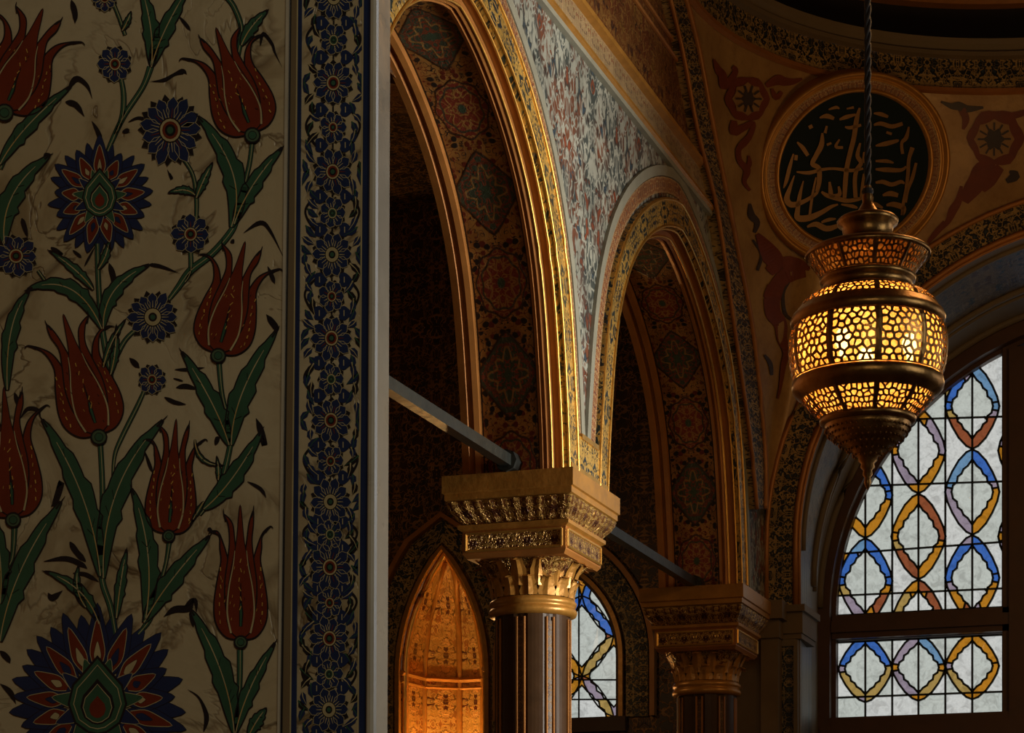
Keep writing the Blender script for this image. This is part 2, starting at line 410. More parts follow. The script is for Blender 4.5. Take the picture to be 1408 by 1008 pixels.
# soffits, their edge mouldings, archivolts
for path in PATHS:
    s = length(path); mid = s[-1] / 2
    inn = offset(path, -.012)
    b = MB(); rows = []; uvr = []
    for (y, z), L in zip(inn, s):
        rows.append([(XA - .105 - .29 * k / 4, y, z) for k in range(5)]); uvr.append([(-.145 + .29 * k / 4, L - mid) for k in range(5)])
    b.grid(rows, 0, uvr); b.obj('soffit_panel', SOFF, wall_left)
    for (x0, x1, steps) in ((-.035, -.105, [(0, .0), (.1, .03), (.35, .04), (.45, .022), (.55, .022), (.65, .042), (.9, .036), (1, 0)]),
                            (-.395, -.5, [(0, 0), (.05, .035), (.3, .04), (.42, .02), (.5, .02), (.6, .042), (.95, .04), (1, 0)])):
        b = MB(); rows = []
        for t, h in steps:
            q = offset(path, -h - .004); rows.append([(XA + x0 + (x1 - x0) * t, y, z) for y, z in q])
        b.grid(rows, 0); b.obj('soffit_moulding', OCHRE, wall_left, smooth=False)
    for x, off, r in ((-.037, -.036, .006), (0.004, -.002, .007)):
        b = MB(); b.tube([(XA + x, y, z) for y, z in offset(path, off)], r, 6); b.obj('gold_fillet', GOLDB, wall_left, smooth=True)
    # archivolt: patterned face between two fillets, flower strip, pale line
    w0, w1, w2, w3 = .008, .165, .285, .325
    nd = MB()
    A = offset(path, w0); B_ = offset(path, w1)
    rows = [[(XA + .03, y, z) for y, z in A], [(XA + .03, y, z) for y, z in B_]]
    nd.grid(rows, 0, [[(0, L) for L in s], [(w1, L) for L in s]])
    nd.grid([[(XA, y, z) for y, z in A], [(XA + .03, y, z) for y, z in A]], 0)
    nd.grid([[(XA, y, z) for y, z in B_], [(XA + .03, y, z) for y, z in B_]], 0)
    nd.obj('archivolt_band', ARCHV, wall_left)
    for off, r in ((.012, .007), (.155, .009)):
        b = MB(); b.tube([(XA + .034, y, z) for y, z in offset(path, off)], r, 6); b.obj('gold_fillet', GOLDB, wall_left, smooth=True)
for path, (lo, hi) in ((PATHS[0], (7.2, 10.745)), (PATHS[1], (10.755, 14.8))):
    s = length(path)
    def strip(name, a0, a1, x, m, wd):
        A = [(min(max(y, lo), hi), z) for y, z in offset(path, a0)]; B_ = [(min(max(y, lo), hi), z) for y, z in offset(path, a1)]
        b = MB(); b.grid([[(XA + .001, y, z) for y, z in A], [(XA + x, y, z) for y, z in A], [(XA + x, y, z) for y, z in B_], [(XA + .001, y, z) for y, z in B_]], 0,
               [[(0, L) for L in s], [(0, L) for L in s], [(wd, L) for L in s], [(wd, L) for L in s]]); b.obj(name, m, wall_left)
    strip('flower_strip', .19, .275, .015, REDSTR, .1); strip('pale_strip', .28, .335, .02, PALE, .04)
# gilded foot of the pier between the two arches
b = MB(); b.box(XA, XA + .04, 10.45, 11.05, SPR, SPR + .05); b.box(XA, XA + .04, 10.62, 10.90, SPR + .2, SPR + .225); b.obj('pier_foot', GOLDB, wall_left)
b = MB(); b.add([(XA + .032, 10.45, SPR + .05), (XA + .032, 11.05, SPR + .05), (XA + .032, 11.05, SPR + .21), (XA + .032, 10.45, SPR + .21)], [(0, 1, 2, 3)], 0, [(0, 0), (.6, 0), (.6, .2), (0, .2)])
b.obj('pier_panel', ARCHV, wall_left)
# cornice over the arcade and the lunette above
b = MB()
prof = [(0, 4.50), (.03, 4.50), (.035, 4.52), (.05, 4.53), (.05, 4.545), (.02, 4.56), (.02, 4.70), (.055, 4.71), (.06, 4.73), (.03, 4.75), (.03, 4.77), (0, 4.78)]
for i in range(len(prof) - 1):
    (xa, za), (xb, zb) = prof[i], prof[i + 1]
    m = 1 if i == 5 else (2 if i < 2 else 0)
    b.grid([[(XA + xa, 7.2, za), (XA + xa, 13.5, za)], [(XA + xb, 7.2, zb), (XA + xb, 13.5, zb)]], m, [[(7.2, za), (13.5, za)], [(7.2, zb), (13.5, zb)]])
b.obj('cornice', [GOLD, CORN, PALE], wall_left)
b = MB(); b.grid([[(XA + .012, 7.2, 4.77), (XA + .012, 13.2, 4.77)], [(XA + .012, 7.2, 5.14), (XA + .012, 13.2, 5.14)], [(XA + .012, 7.2, 5.86), (XA + .012, 13.2, 5.86)]], 0,
                 [[(7.2, 4.77), (13.2, 4.77)], [(7.2, 5.14), (13.2, 5.14)], [(7.2, 6.5), (13.2, 6.5)]]); b.obj('lunette_panel', LUNET, wall_left)
for z in (5.14, 5.22): b = MB(); b.tube([(XA + .02, 7.2, z), (XA + .02, 13.0, z)], .012, 6); b.obj('lunette_fillet', OCHRE, wall_left)

# big wall arch border on the arcade side (the edge of the pendentive)
XP = XA + .06
def wp(px, py): p = onX(px, py, XP); return (p.y, p.z)
bl = crom([wp(*q) for q in ((905, -60), (935, 60), (958, 180), (985, 291), (1010, 460), (1030, 600), (1040, 700))], 8)
br = crom([wp(*q) for q in ((925, -60), (957, 60), (980, 180), (1010, 330), (1034, 460), (1050, 615), (1051, 700))], 8)
bl = [(min(y, YC - .01), z) for y, z in bl]; br = [(min(y, YC - .005), z) for y, z in br]
s = length(br)
b = MB(); b.grid([[(XA, y, z) for y, z in bl], [(XP, y, z) for y, z in bl], [(XP, y, z) for y, z in br]], 0, [[(0, L) for L in s], [(0.02, L) for L in s], [(.2, L) for L in s]])
b.obj('wall_arch_border', BORD, wall_left)
for e, r in ((bl, .014), (br, .02)):
    b = MB(); b.tube([(XP + .006, y, z) for y, z in e], r, 6); b.obj('border_fillet', OCHRE, wall_left, smooth=True)

# back wall of the domed bay: a deep arch with the great window in it
RO, RI, ZA = HW, 1.925, 2.80
def arc(r, zc, y, n=48, z0=None):
    L = [(BX - r * cos(pi * i / n), y, zc + r * sin(pi * i / n)) for i in range(n + 1)]
    return [(L[0][0], y, z0)] + L + [(L[-1][0], y, z0)] if z0 is not None else L
b = MB()
outer = arc(RO, ZA, YC, 48, FLOOR); innr = arc(RI, ZA, YC, 48, FLOOR)
b.grid([outer, innr], 0)                                             # face ring and piers
hi = [(p[0], p[1], max(TOPZ, p[2])) for p in arc(RO, ZA, YC, 48)]
b.grid([arc(RO, ZA, YC, 48), hi], 0)
b.grid([[(-3.6, YC + .01, FLOOR), (XA, YC, FLOOR)], [(-3.6, YC + .01, TOPZ), (XA, YC, TOPZ)]], 0)
wall_back = b.obj('wall_back', [STONE], kind='structure')
sL = [i / 48 * pi * 2 for i in range(49)]
b = MB(); b.grid([[(p[0], YC - .02, p[2]) for p in arc(RO - .015, ZA, YC, 48, 2.39)], [(p[0], YC - .02, p[2]) for p in arc(RI + .03, ZA, YC, 48, 2.39)]], 0, [[(0, L) for L in [-.4] + sL + [6.7]], [(.19, L) for L in [-.4] + sL + [6.7]]]); b.obj('arch_face_band', BORD, wall_back)
for r, t in ((RO - .01, .018), (RI + .025, .02), (RI + .0, .012)):
    b = MB(); b.tube([(p[0], YC - .022, p[2]) for p in arc(r, ZA, YC, 48, 2.39)], t, 6); b.obj('arch_fillet', OCHRE, wall_back, smooth=True)
# soffit of the deep arch: painted belt, then plaster steps towards the window
def ring(t):
    r = RI + (2.03 - RI) * t; zc = ZA + (2.49 - ZA) * t; return arc(r, zc, YC + (YW - YC) * t, 48, FLOOR)
rr = [ring(t) for t in (0, .08, .55, 1)]; uvr = [[(t * 1.2, i / 50 * 8) for i in range(51)] for t in (0, .08, .55, 1)]
b = MB(); b.grid(rr[:2], 1); b.grid(rr[1:3], 0, uvr[1:3]); b.grid(rr[2:], 1); b.obj('deep_arch_soffit', [SOFB, PLASTER], wall_back)
for t, r in ((.08, .02), (.55, .028), (.62, .018), (.85, .03)):
    q = ring(t)[1:-1]; b = MB(); b.tube([(p[0] + .01 * cos(pi * i / 48), p[1], p[2] - .005) for i, p in enumerate(q)], r, 6); b.obj('soffit_rib', PLASTER, wall_back, smooth=True)
# pier panels and little entablature under the arch
for sx in (-1, 1):
    x0, x1 = sorted((BX + sx * (RO - .02), BX + sx * RI))
    b = MB(); b.add([(x0 + .06, YC - .02, FLOOR + .5), (x1 - .035, YC - .02, FLOOR + .5), (x1 - .035, YC - .02, 2.12), (x0 + .06, YC - .02, 2.12)], [(0, 1, 2, 3)], 0, [(0, 0), (.14, 0), (.14, 3.2), (0, 3.2)]); b.obj('pier_panel', PILM, wall_back)
    b = MB()
    for q in (x0 + .05, x1 - .02): b.box(q - .014, q + .014, YC - .045, YC - .001, FLOOR, 2.16)
    b.box(x0 + .05, x1 - .02, YC - .04, YC - .001, 2.12, 2.17); b.obj('pier_frame', PLASTER, wall_back)
    b = MB(); b.box(x0 - .0, x1 + .03, YC - .06, YC + .4, 2.20, 2.34, 0); b.box(x0 - .0, x1 + .05, YC - .09, YC + .42, 2.34, 2.385, 0); b.box(x0, x1 + .02, YC - .045, YC + .38, 2.165, 2.20, 0); b.obj('impost_moulding', STONE, wall_back)
b = MB(); b.box(XA + .005, XA + .12, YC - .16, YC - .05, FLOOR, 2.16); b.box(XA, XA + .16, YC - .22, YC - .01, 2.28, 2.40); b.box(XA, XA + .13, YC - .18, YC - .01, 2.16, 2.28); b.obj('corner_pilaster', STONE, wall_back)
# wall around the window
b = MB(); WO = 1.99
a1 = arc(2.06, 2.49, YW, 48, FLOOR); a2 = arc(WO, 2.49, YW, 48, FLOOR); b.grid([a1, a2], 0)
x0, x1 = BX - 2.3, BX + 2.3
b.add([(x0, YW + .01, FLOOR), (x1, YW + .01, FLOOR), (x1, YW + .01, 1.60), (x0, YW + .01, 1.60)], [(0, 1, 2, 3)]); b.obj('window_wall', PLASTER, wall_back)

# ---------------------------------------------------------------- stained glass
def in_poly(x, y, P):
    c = False
    for (x0, y0), (x1, y1) in zip(P, P[1:] + P[:1]):
        if (y0 > y) != (y1 > y) and x < (x1 - x0) * (y - y0) / (y1 - y0) + x0: c = not c
    return c
def ogee(cx, cy, a, h, k):
    """closed lobed diamond; k its share of the cell"""
    P = []
    for q in range(4):
        sh = [(1, 0), (.93, .2), (.74, .30), (.70, .47), (.52, .56), (.42, .70), (.22, .80), (.08, .93)] if k < .9 else [(1, 0), (.92, .22), (.74, .48), (.50, .74), (.22, .93)]
        sh2 = sh if q % 2 == 0 else [(x, y) for x, y in [(0, 1)] + sh[:0:-1]]
        for x, y in sh2:
            sx, sy = ((x, y), (-x, y), (-x, -y), (x, -y))[q]; P.append((cx + a * k * sx, cy + h * k * sy))
    return P
def stained(outline, centres, a, h, bars, parent, Y, small=45, seed=1, leadw=.016, th=.012, cuts=True):
    """outline and motifs in photo-sized units on the plane Y; every pane between the leads is its own mesh"""
    rnd = random.Random(seed); polys = [outline]; inner = []; outer = []
    for cx, cy in centres:
        inner.append(ogee(cx, cy, a, h, .76)); outer.append(ogee(cx, cy, a, h, .995))
    V = []; Ed = []
    def add_loop(P, closed=True):
        b = len(V); V.extend(Vector((p[0], p[1])) for p in P)
        n = len(P)
        for i in range(n if closed else n - 1): Ed.append((b + i, b + (i + 1) % n))
    add_loop(outline)
    for cx, cy in centres:                                        # short leads that part the coloured bands
        for u, v_ in ((.9, .1), (.62, .36), (.3, .68)):
            for sx in (-1, 1):
                for sy in (-1, 1):
                    if cuts and rnd.random() < .8: add_loop([(cx + sx * a * u * .70, cy + sy * h * v_ * .70), (cx + sx * a * u * 1.12, cy + sy * h * v_ * 1.12)], False)
    for P in inner + outer: add_loop(P)
    for p, q in bars: add_loop([p, q], False)
    vs, es, fs, ov, oe, of = delaunay_2d_cdt(V, Ed, [], 0, 1e-4)
    keyed = {}
    for i, e in enumerate(es): keyed[tuple(sorted(e))] = bool(oe[i])
    tri_in = []
    for f in fs:
        cx = sum(vs[i][0] for i in f) / 3; cy = sum(vs[i][1] for i in f) / 3
        if in_poly(cx, cy, outline): tri_in.append(f)
    e2t = {}
    for t, f in enumerate(tri_in):
        for i in range(3): e2t.setdefault(tuple(sorted((f[i], f[(i + 1) % 3]))), []).append(t)
    comp = [-1] * len(tri_in); nc = 0
    for t0 in range(len(tri_in)):
        if comp[t0] >= 0: continue
        st = [t0]; comp[t0] = nc
        while st:
            t = st.pop(); f = tri_in[t]
            for i in range(3):
                k = tuple(sorted((f[i], f[(i + 1) % 3])))
                if keyed.get(k): continue
                for u in e2t[k]:
                    if comp[u] < 0: comp[u] = nc; st.append(u)
        nc += 1
    cells = [[] for _ in range(nc)]
    for t, c in enumerate(comp): cells[c].append(tri_in[t])
    W = lambda p, dy=0: onY(p[0], p[1], Y) + Vector((0, dy, 0))
    groups = {}; nbig = 0
    for cell in cells:
        area = 0; cx = cy = 0; bigA = 0
        for f in cell:
            (x0, y0), (x1, y1), (x2, y2) = [vs[i][:2] for i in f]
            A = abs((x1 - x0) * (y2 - y0) - (x2 - x0) * (y1 - y0)) / 2; area += A; cx += A * (x0 + x1 + x2) / 3; cy += A * (y0 + y1 + y2) / 3
            if A > bigA: bigA = A; big = ((x0 + x1 + x2) / 3, (y0 + y1 + y2) / 3)
        if area < .5: continue
        cx, cy = big
        ci = [i for i, P in enumerate(inner) if in_poly(cx, cy, P)]; co = [i for i, P in enumerate(outer) if in_poly(cx, cy, P)]
        if ci: m = rnd.choice([0, 0, 0, 1, 0])
        elif co:
            up = cy < centres[co[0]][1]; m = rnd.choice([3, 3, 3, 4, 5]) if (up and co[0] % 3 != 2) else rnd.choice([2, 2, 6, 7, 5, 2, 2])
            if area > 900: m = rnd.choice([4, 1, 6, 0])
        else: m = rnd.choice([1, 4, 1, 6, 0, 3, 2]) if area < 150 else rnd.choice([0, 1, 0, 1, 0, 1])
        ids = sorted(set(i for f in cell for i in f)); ix = {q: k for k, q in enumerate(ids)}
        ff = [tuple(ix[i] for i in f) for f in cell]
        if area >= small:
            mk('pane', [W(vs[i], rnd.uniform(-.002, .002)) for i in ids], ff, GLASS[m], parent); nbig += 1
        else:
            g = groups.setdefault(m, MB()); g.add([W(vs[i]) for i in ids], ff)
    if groups:
        mb = MB(); ms = sorted(groups)
        for k, m in enumerate(ms): mb.add(groups[m].v, groups[m].f, k)
        mb.obj('small_panes', [GLASS[m] for m in ms], parent, kind='stuff')
    # leads along every constrained edge inside the opening
    mb = MB()
    for k, t in e2t.items():
        if not keyed.get(k) or (len(t) == 2 and comp[t[0]] == comp[t[1]]): continue
        p, q = W(vs[k[0]], -.004), W(vs[k[1]], -.004); d = q - p
        if d.length < 1e-4: continue
        d.normalize(); nx = Vector((-d.z, 0, d.x)) * leadw * .5; dy = Vector((0, -th, 0)); e = d * leadw * .3
        p = p - e; q = q + e
        mb.add([p - nx, q - nx, q + nx, p + nx, p - nx * .6 + dy, q - nx * .6 + dy, q + nx * .6 + dy, p + nx * .6 + dy], [(4, 5, 6, 7), (0, 1, 5, 4), (2, 3, 7, 6), (1, 2, 6, 5), (3, 0, 4, 7)])
    mb.obj('lead_came', LEAD, parent, kind='stuff')
    return nbig
SP = Vector((BX, YW, 2.49)); GLR = 1.911
def px_of(p):
    d = p.dot(FW); return (CX + FP * p.dot(RT) / d, HY - FP * p.z / d)
XM0, XM1 = -1.975, -1.66         # the stout mullion
win = empty('window_1', (BX, YW, 1.6)); win['kind'] = 'structure'
lights = []
def arcpts(xa, xb, n=14):
    out = []
    for i in range(n + 1):
        x = xa + (xb - xa) * i / n; out.append(px_of(Vector((x, YW, 2.497 + sqrt(max(GLR ** 2 - (x - BX) ** 2, 0))))))
    return out
def pxr(x, z): return px_of(Vector((x, YW, z)))
XL = BX - GLR
th0 = math.acos((BX - XM0) / GLR)
left_arc = [px_of(Vector((BX - GLR * cos(a), YW, 2.497 + GLR * sin(a)))) for a in [th0 * (1 - i / 16) for i in range(17)]]   # mullion down to spring
up_out = [pxr(XL, 2.497), pxr(XM0 - .002, 2.497)] + left_arc
up_c = []
for k in range(4):
    for x in (1190, 1337): up_c.append((x, 797 - 118 * k + (1263 - x) * .03))
    up_c.append((1263, 738 - 118 * k))
up_c += [(1190, 915 - 0), (1337, 911), (1263, 856), (1410, 738), (1410, 620), (1410, 856), (1117, 738)]
vb = lambda x, z0=2.40, z1=4.5: ((x, HY - FP * z0 / 15.9), (x, HY - FP * z1 / 15.9))
bars = [((x, 995), (x, 440)) for x in (1190, 1227, 1263, 1300, 1337)] + [((1140, 763), (1385, 745)), ((1140, 580), (1385, 573)), ((1140, 820), (1385, 809)), ((1140, 670), (1385, 662))]
n1 = stained(up_out, up_c, 37.5, 59, bars, win, YW, 40, 3)
lo_out = [pxr(XL, 1.766), pxr(XM0, 1.766), pxr(XM0, 2.305), pxr(XL, 2.305)]
lo_c = [(1190, 920), (1263, 918), (1337, 916)]
bars = [((x, 1010), (x, 850)) for x in (1190, 1227, 1263, 1300, 1337)] + [((1140, 960), (1385, 951))]
n2 = stained(lo_out, lo_c, 37, 46, bars, win, YW, 40, 5)
# middle and right lights outside the picture: same make with plain bars
def plain_light(poly, m=0):
    mk('pane', [(x, YW, z) for x, z in poly], [tuple(range(len(poly)))], GLASS[m], win)
xm = [(XM1, -.79), (-.47, BX + GLR)]
for x0, x1 in xm:
    N = 4
    for i in range(N):
        xa, xb = x0 + (x1 - x0) * i / N, x0 + (x1 - x0) * (i + 1) / N
        zt = lambda x: 2.497 + sqrt(max(GLR ** 2 - (x - BX) ** 2, .0001))
        plain_light([(xa, 1.766), (xb, 1.766), (xb, 2.305), (xa, 2.305)], i % 2)
        for z0, z1 in ((2.497, 3.0), (3.0, 3.5)):
            if min(zt(xa), zt(xb)) > z1: plain_light([(xa, z0), (xb, z0), (xb, z1), (xa, z1)], i % 2)
        zb = max([z for z in (2.497, 3.0, 3.5) if z < min(zt(xa), zt(xb))] or [2.497])
        if max(zt(xa), zt(xb)) > zb: plain_light([(xa, zb), (xb, zb), (xb, max(zt(xb), zb + .001)), (xa, max(zt(xa), zb + .001))], 4)
# frame, transom, mullions, sill
b = MB()
fr = lambda r: [(BX - r * cos(pi * i / 48), 0, 2.49 + r * sin(pi * i / 48)) for i in range(49)]
def arcband(r0, r1, ya, yb):
    P0 = [(BX - r0, 0, 1.62)] + fr(r0) + [(BX + r0, 0, 1.62)]; P1 = [(BX - r1, 0, 1.62)] + fr(r1) + [(BX + r1, 0, 1.62)]
    S = lambda P, y: [(p[0], y, p[2]) for p in P]
    b.grid([S(P0, yb), S(P0, ya), S(P1, ya), S(P1, yb)])
arcband(2.03, 1.935, YW - .16, YW + .02); arcband(1.94, GLR - .004, YW - .07, YW + .02)
b.obj('window_frame', WOOD, win)
b = MB(); b.box(BX - 1.93, BX + 1.93, YW - .10, YW + .02, 2.318, 2.482); b.box(BX - 1.93, BX + 1.93, YW - .13, YW + .02, 2.36, 2.44); b.obj('transom', WOOD, win)
b = MB(); b.box(BX - 2.0, BX + 2.0, YW - .14, YW + .02, 1.60, 1.758); b.box(BX - 2.0, BX + 2.0, YW - .18, YW + .02, 1.56, 1.69); b.obj('window_sill', WOOD, win)
for x0, x1 in ((XM0 + .008, XM1 - .01), (-.79, -.47)):
    b = MB(); zt = 2.49 + sqrt(1.93 ** 2 - (x0 - BX) ** 2)
    b.box(x0, x1, YW - .10, YW + .02, 1.62, zt); b.box(x0 + .05, x1 - .05, YW - .15, YW - .09, 1.62, zt - .03); b.obj('mullion', WOOD, win)

# ---------------------------------------------------------------- pendentives, ring, drum, dome
RHO, ZR = 2.12, 5.58
Lc = sorted([(y, z) for y, z in br], key=lambda q: q[0])
def zleft(Y): return lin(Lc, Y) if Y > Lc[0][0] else Lc[0][1]
def pend_rows(corner, mirror=False, na=40, nb=18):
    rows = []
    for i in range(na + 1):
        t = i / na; a = pi - (pi / 2) * t                       # from the arcade side (-X) round to the back (+Y)
        dx, dy = cos(a), sin(a)
        if abs(dx) >= abs(dy): rb = (HW - .06) / abs(dx) if abs(dx) > 0 else 9; Yb = BY + dy * rb; zb = zleft(Yb)
        else: rb = (HW - .012) / abs(dy); xb = dx * rb; zb = ZA + sqrt(max(RO ** 2 - xb * xb, 0))
        rb = min(rb, (HW - .02) * 1.4142); rb = max(rb, RHO + .01); zb = min(zb, ZR - .04); row = []
        for j in range(nb + 1):
            q = j / nb; r = RHO + (rb - RHO) * (1 - (1 - q) ** 1.55); z = ZR + (zb - ZR) * q
            row.append((BX + (-dx if mirror else dx) * r, BY + dy * r, z))
        rows.append(row)
    return rows
PR = pend_rows(0)
b = MB(); b.grid(PR)
ceiling_dome = b.obj('ceiling', PEND, kind='structure', smooth=True)
bvh = BVHTree.FromPolygons([Vector(v) for v in b.v], b.f)
b = MB(); b.grid(pend_rows(0, True)); b.obj('pendentive', PEND, ceiling_dome, smooth=True)
b = MB(); b.lathe([(RHO + .0, ZR - .03), (RHO - .035, ZR - .025), (RHO - .035, ZR + .0), (RHO - .01, ZR + .005)], BX, BY, 96); b.obj('ring_lower_fillet', OCHRE, ceiling_dome)
b = MB(); b.lathe([(RHO - .01, ZR), (RHO - .01, ZR + .19)], BX, BY, 128); b.obj('ring_frieze', BORD, ceiling_dome)
b = MB(); b.lathe([(RHO - .01, ZR + .19), (RHO - .05, ZR + .2), (RHO - .055, ZR + .225), (RHO - .03, ZR + .235), (RHO - .06, ZR + .27), (RHO - .075, ZR + .30), (RHO - .03, ZR + .31), (RHO + .2, ZR + .31)], BX, BY, 96); b.obj('ring_cornice', PLASTER, ceiling_dome)
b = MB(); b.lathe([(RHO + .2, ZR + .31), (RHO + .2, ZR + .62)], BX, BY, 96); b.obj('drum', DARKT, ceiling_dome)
b = MB(); b.lathe([(RHO + .2, ZR + .60), (RHO + .12, ZR + .60), (RHO + .11, ZR + .64), (RHO + .14, ZR + .66)], BX, BY, 96); b.obj('drum_fillet', OCHRE, ceiling_dome)
b = MB(); b.lathe([(RHO + .14, ZR + .66), (RHO + .14, ZR + .9)] + [((RHO + .14) * cos(t), ZR + .9 + 1.8 * sin(t)) for t in [pi / 2 * i / 12 for i in range(1, 13)]], BX, BY, 64); b.obj('dome_shell', LUNET, ceiling_dome, smooth=True)
# right wall of the bay, aisle walls, near hall
b = MB(); b.box(XR, XR + .3, 10.6, YC, FLOOR, 5.8); b.box(XR, 3.9, 10.5, 10.7, FLOOR, 5.86); b.obj('wall_right', STONE, kind='structure')
b = MB(); b.box(3.6, 3.9, -3, 10.5, FLOOR, .4); b.box(3.6, 3.9, -3, 10.5, 4.6, 5.86)
for y0, y1 in ((-3, 0), (2, 4.2), (6.2, 7.8), (10.45, 10.5)): b.box(3.6, 3.9, y0, y1, .4, 4.6)
b.obj('wall_right', WALLM, kind='structure')
b = MB(); b.box(-9.6, 3.9, -3.3, -3, FLOOR, 5.86); b.obj('wall_front', WALLM, kind='structure')
b = MB(); b.box(-3.9, 3.9, -3.3, 10.45, 5.86, 6.0); b.obj('ceiling', WALLM, kind='structure')
# aisle behind the arcade
ZV = 5.2; YEND = 17.2
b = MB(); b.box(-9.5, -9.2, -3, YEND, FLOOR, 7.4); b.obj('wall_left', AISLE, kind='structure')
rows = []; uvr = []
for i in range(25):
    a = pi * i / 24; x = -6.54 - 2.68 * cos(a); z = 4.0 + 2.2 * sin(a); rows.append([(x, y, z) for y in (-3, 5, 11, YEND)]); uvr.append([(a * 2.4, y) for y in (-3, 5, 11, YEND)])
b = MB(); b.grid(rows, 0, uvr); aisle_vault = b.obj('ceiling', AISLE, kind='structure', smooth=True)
for y in (10.75, 14.4):
    rows = []; uvr = []
    for dy, dr in ((-.3, 0), (-.3, -.18), (.3, -.18), (.3, 0)):
        rows.append([(-6.54 - (2.68 + dr) * cos(pi * i / 24), y + dy, 4.0 + (2.2 + dr) * sin(pi * i / 24)) for i in range(25)]); uvr.append([(dy, i * .28) for i in range(25)])
    b = MB(); b.grid(rows, 0, uvr); b.obj('vault_rib', LUNET, aisle_vault)
# end wall of the aisle: niche and small window in pointed openings
def pointed(cx, hw, z0, zs, za, n=10):
    """pointed arch outline from lower left over the apex to lower right"""
    h = za - zs; R = (hw * hw + h * h) / (2 * hw); L = [(cx - hw, z0)]
    a1 = math.asin(min(1, h / R))
    for i in range(n + 1): a = a1 * i / n; L.append((cx - hw + R - R * cos(a), zs + R * sin(a)))
    return L + [(2 * cx - x, z) for x, z in L[-2::-1]]
NI = (-6.52, .365, FLOOR + .9, 2.36, 3.36); WI = (-5.50, .41, 1.98, 2.42, 3.14)
KX = YEND / 17.0
ni = pointed(-6.59, .37, FLOOR + .3, 2.38, 3.38); wi = pointed(-5.47, .37, 1.97, 2.45, 3.13)
b = MB()
def wall_with(ops, x0, x1, z0, z1, Y, m=0):
    xs = x0
    for P in ops:
        l, r = P[0][0], P[-1][0]
        b.add([(xs, Y, z0), (l, Y, z0), (l, Y, z1), (xs, Y, z1)], [(0, 1, 2, 3)], m, [(xs, z0), (l, z0), (l, z1), (xs, z1)])
        rows = [[(x, Y, z) for x, z in P], [(x, Y, z1) for x, z in P]]; b.grid(rows, m, [[(x, z) for x, z in P], [(x, z1) for x, z in P]])
        b.add([(l, Y, z0), (r, Y, z0), (r, Y, P[0][1]), (l, Y, P[0][1])], [(0, 1, 2, 3)], m, [(l, z0), (r, z0), (r, P[0][1]), (l, P[0][1])])
        xs = r
    b.add([(xs, Y, z0), (x1, Y, z0), (x1, Y, z1), (xs, Y, z1)], [(0, 1, 2, 3)], m, [(xs, z0), (x1, z0), (x1, z1), (xs, z1)])
wall_with([ni, wi], -9.3, XB + .05, FLOOR, 7.4, YEND)
aend = b.obj('wall_back', AISLE, kind='structure')
def oband(P, d0, d1, Y, y1, m, name, par):
    A = offset(P, -d0) if 0 else offset(P, d0); B_ = offset(P, d1); s = length(P)
    q = MB(); q.grid([[(x, Y, z) for x, z in A], [(x, y1, z) for x, z in A], [(x, y1, z) for x, z in B_], [(x, Y, z) for x, z in B_]], 0, [[(0, L) for L in s]] * 2 + [[(d1 - d0, L) for L in s]] * 2)
    return q.obj(name, m, par)
for P in (ni, wi):
    oband(P, 0, .035, YEND, YEND - .05, GOLD, 'arch_moulding', aend); oband(P, .06, .24, YEND, YEND - .03, BORD, 'arch_band', aend); oband(P, .26, .30, YEND, YEND - .07, OCHRE, 'arch_moulding', aend)
# the lit niche: a small five sided recess
b = MB(); D = [(-.37, 0), (-.33, .42), (-.09, .62), (.12, .62), (.33, .42), (.37, 0)]
P = ni[1:-1]; 
def nrow(z, k=1): return [(-6.59 + x * k, YEND + y * (k ** .5), z) for x, y in D]
b.grid([nrow(FLOOR + .3), nrow(2.38)], 0, [[(i * .3, FLOOR) for i in range(6)], [(i * .3, 2.38) for i in range(6)]])
zs = [2.38 + (3.38 - 2.38) * t for t in (0, .2, .4, .6, .8, .93, 1)]
ks = []
for z in zs:
    h = 1.0; R = (.37 ** 2 + h * h) / (2 * .37); dz = z - 2.38; x = R - sqrt(max(R * R - dz * dz, 0)); ks.append(max((.37 - x) / .37, .01))
b.grid([nrow(z, k) for z, k in zip(zs, ks)], 0, [[(i * .3, z) for i in range(6)] for z in zs])
niche = b.obj('niche_lining', NICHE, aend)
for i in (1, 2, 3, 4):
    b = MB(); b.tube([(-6.59 + D[i][0], YEND + D[i][1] - .01, z) for z in (FLOOR + .3, 2.38)] + [(-6.59 + D[i][0] * k, YEND + D[i][1] * k ** .5 - .01, z) for z, k in zip(zs[1:-1], ks[1:-1])], .026, 6); b.obj('niche_rib', GOLD, aend, smooth=True)
b = MB(); b.tube([(-6.59 + x * .97, YEND + y - .02, 2.40) for x, y in D], .024, 6); b.tube([(-6.59 + x * .97, YEND + y - .02, 2.33) for x, y in D], .014, 6); b.obj('niche_string_course', GOLD, aend)
b = MB(); b.tube([(x, YEND + .035, z) for x, z in offset(ni, -.02)], .03, 6); b.obj('niche_edge_moulding', GOLDB, aend, smooth=True)
